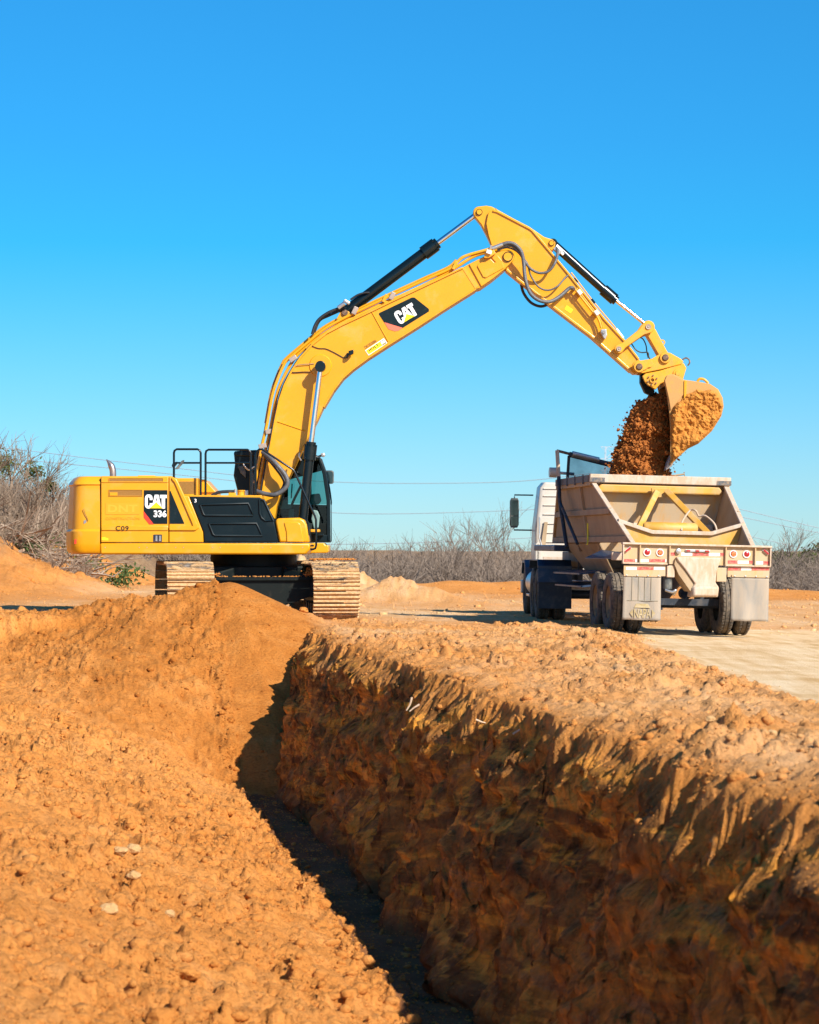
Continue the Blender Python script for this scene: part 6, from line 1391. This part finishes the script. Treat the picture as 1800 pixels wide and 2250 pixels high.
# ------------------------------------------------------------------ power lines and pylon
def wire(pts, Y, label):
    path = pxs(pts, Y, 10)
    o = MB().tube(path, 0.05 * Y / 420, 5).build('power_line', 'wire_grey', None)
    return tag(o, label, 'power line', 'overhead power lines')
wire([(-60, 976), (60, 990), (240, 1012), (400, 1030), (560, 1048), (740, 1059), (900, 1062), (1130, 1058), (1300, 1040)], 420, 'highest overhead wire sagging behind the boom')
wire([(-60, 1000), (120, 1017), (260, 1030), (430, 1047), (560, 1062)], 400, 'overhead wire just under the highest one, left of the boom')
wire([(600, 1118), (740, 1127), (850, 1129), (1000, 1126), (1180, 1119), (1300, 1108)], 440, 'overhead wire crossing level with the truck mirror')
wire([(600, 1198), (740, 1196), (900, 1193), (1000, 1190), (1180, 1181), (1260, 1176)], 460, 'lowest overhead wire just above the scrub')
wire([(1370, 1052), (1500, 1086), (1640, 1122), (1800, 1160), (1900, 1181)], 480, 'upper overhead wire running down to the right of the trailer')
wire([(1370, 1070), (1500, 1104), (1640, 1138), (1800, 1171), (1900, 1190)], 480, 'second overhead wire running down to the right of the trailer')
wire([(1400, 1110), (1520, 1145), (1660, 1181), (1800, 1212), (1900, 1230)], 480, 'lowest overhead wire right of the trailer, just above the scrub')
pyl = empty('power_pylon', at(1346, 1205 + 1.45 / 700 * F, 700)); tag(pyl, 'faint lattice pylon partly hidden behind the pouring earth', 'pylon')
b0 = at(1346, 1205, 700); bx, by = b0.x, 700
leg, arm, brace = MB(), MB(), MB()
for sx in (-1, 1):
    for sy in (-1, 1): leg.tube([(bx + sx * 2.6, by + sy * 2.6, -2), (bx + sx * 2.2, by + sy * 2.2, 12), (bx + sx * 1.7, by + sy * 1.7, 27.5)], 0.10, 4)
for (z, w_) in ((21.5, 3.0), (24.5, 3.0), (27.5, 3.0)):
    arm.tube([(bx - w_, by, z), (bx + w_, by, z)], 0.09, 4).tube([(bx - w_, by, z), (bx - 1.8, by, z - 1)], 0.06, 4).tube([(bx + w_, by, z), (bx + 1.8, by, z - 1)], 0.06, 4)
zs = [3, 7, 11, 14.5, 18, 21.5, 24.5, 27.5]
for a, b in zip(zs, zs[1:]):
    wa = 2.5 - a / 27.5 * .75; wb = 2.5 - b / 27.5 * .75
    for sy in (-1, 1):
        brace.tube([(bx - wa, by + sy * wa, a), (bx + wb, by + sy * wb, b)], 0.05, 4).tube([(bx + wa, by + sy * wa, a), (bx - wb, by + sy * wb, b)], 0.05, 4)
leg.build('leg_frame', 'tower_steel', pyl); arm.build('cross_arms', 'tower_steel', pyl); brace.build('lattice', 'tower_steel', pyl)

# ------------------------------------------------------------------ a few stones and roots one can pick out
def on_ground(x, y):
    """point of the ground sheet that the photo shows at column x, row y"""
    d = Pg - np.array([0, 0, CZ]); X_ = CX + F * d[..., 0] / np.maximum(d[..., 1], 1); Y_ = HY - F * d[..., 2] / np.maximum(d[..., 1], 1)
    e = (X_ - x) ** 2 + (Y_ - y) ** 2; e = np.where((Pg[..., 1] > 10) & (Pg[..., 1] < 60), e, 1e9)
    near_ = e < 60
    if near_.any(): k = np.argmin(np.where(near_, Pg[..., 1], 1e9))
    else: k = np.argmin(e)
    return Vector([float(c) for c in Pg.reshape(-1, 3)[k]])
def stone(x, y, w_px, label, mat='pale_stone', name='stone'):
    p = on_ground(x, y); s = w_px / F * p.y / 2
    v, f = ICO_V.copy(), [tuple(t) for t in ICO_F]
    import bmesh
    bm = bmesh.new(); vs_ = [bm.verts.new(c) for c in v]; [bm.faces.new([vs_[i] for i in t]) for t in f]
    bmesh.ops.subdivide_edges(bm, edges=bm.edges[:], cuts=2, use_grid_fill=True)
    sd_ = random.uniform(0, 50)
    for q_ in bm.verts:
        q_.co.normalize(); nrm = q_.co.copy(); q_.co *= 1 + 0.42 * mnoise.noise(nrm * 1.1 + Vector((sd_, 0, 0))) + 0.16 * mnoise.noise(nrm * 3 + Vector((sd_, 3, 0)))
        q_.co = Vector((q_.co.x * s * 1.1, q_.co.y * s, q_.co.z * s * 0.72))
    me = bpy.data.meshes.new(name); bm.to_mesh(me); bm.free(); me.materials.append(MATS[mat])
    o = bpy.data.objects.new(name, me); COL.objects.link(o); o.location = p + Vector((0, 0, s * 0.25)); o.rotation_euler = (0, 0, random.uniform(0, 6))
    tag(o, label, 'stone', 'stones on the trench banks'); return o
stone(298, 1868, 34, 'larger of two pale clay lumps side by side on the left bank')
stone(262, 1880, 30, 'smaller pale clay lump beside a larger one on the left bank')
stone(378, 2003, 24, 'small whitish stone alone in the middle of the left bank')
stone(243, 1995, 38, 'crumbling cream lump low on the left bank near the small whitish stone')
stone(420, 2140, 46, 'big rounded clod in the foreground of the left bank', 'loose_soil')
stone(300, 1922, 26, 'yellowish stone between the two clay lumps and the small whitish stone')
stone(1700, 1612, 22, 'pale round stone on the loose strip below the road at the right')
stone(1562, 1588, 20, 'pale stone in the middle of the loose strip right of the trench')
stone(672, 1338, 20, 'rounded clod at the foot of the right track', 'loose_soil')
stone(355, 2240, 60, 'large clod at the bottom picture edge on the left bank', 'loose_soil')
def root_(pts, r, label):
    p0 = on_ground(*pts[0]); Y = p0.y - 0.12
    path = pxs(pts, Y, 6)
    o = MB().tube(path, [r * (1 - 0.5 * i / len(path)) for i in range(len(path))], 7).build('root', 'root_wood', None, smooth=60)
    tag(o, label, 'root', 'roots sticking out of the trench wall')
root_([(905, 1532), (901, 1548), (893, 1561)], 0.014, 'short pale root, steeper of the pair on the trench wall')
root_([(922, 1548), (910, 1555), (900, 1563)], 0.013, 'short pale root, flatter of the pair on the trench wall')
root_([(1046, 1581), (1058, 1586), (1070, 1589)], 0.010, 'single small pale root under the trench lip')
root_([(1127, 1613), (1145, 1602), (1166, 1594), (1178, 1590), (1172, 1597), (1183, 1608)], 0.010, 'long hooked pale root hanging from the trench lip')
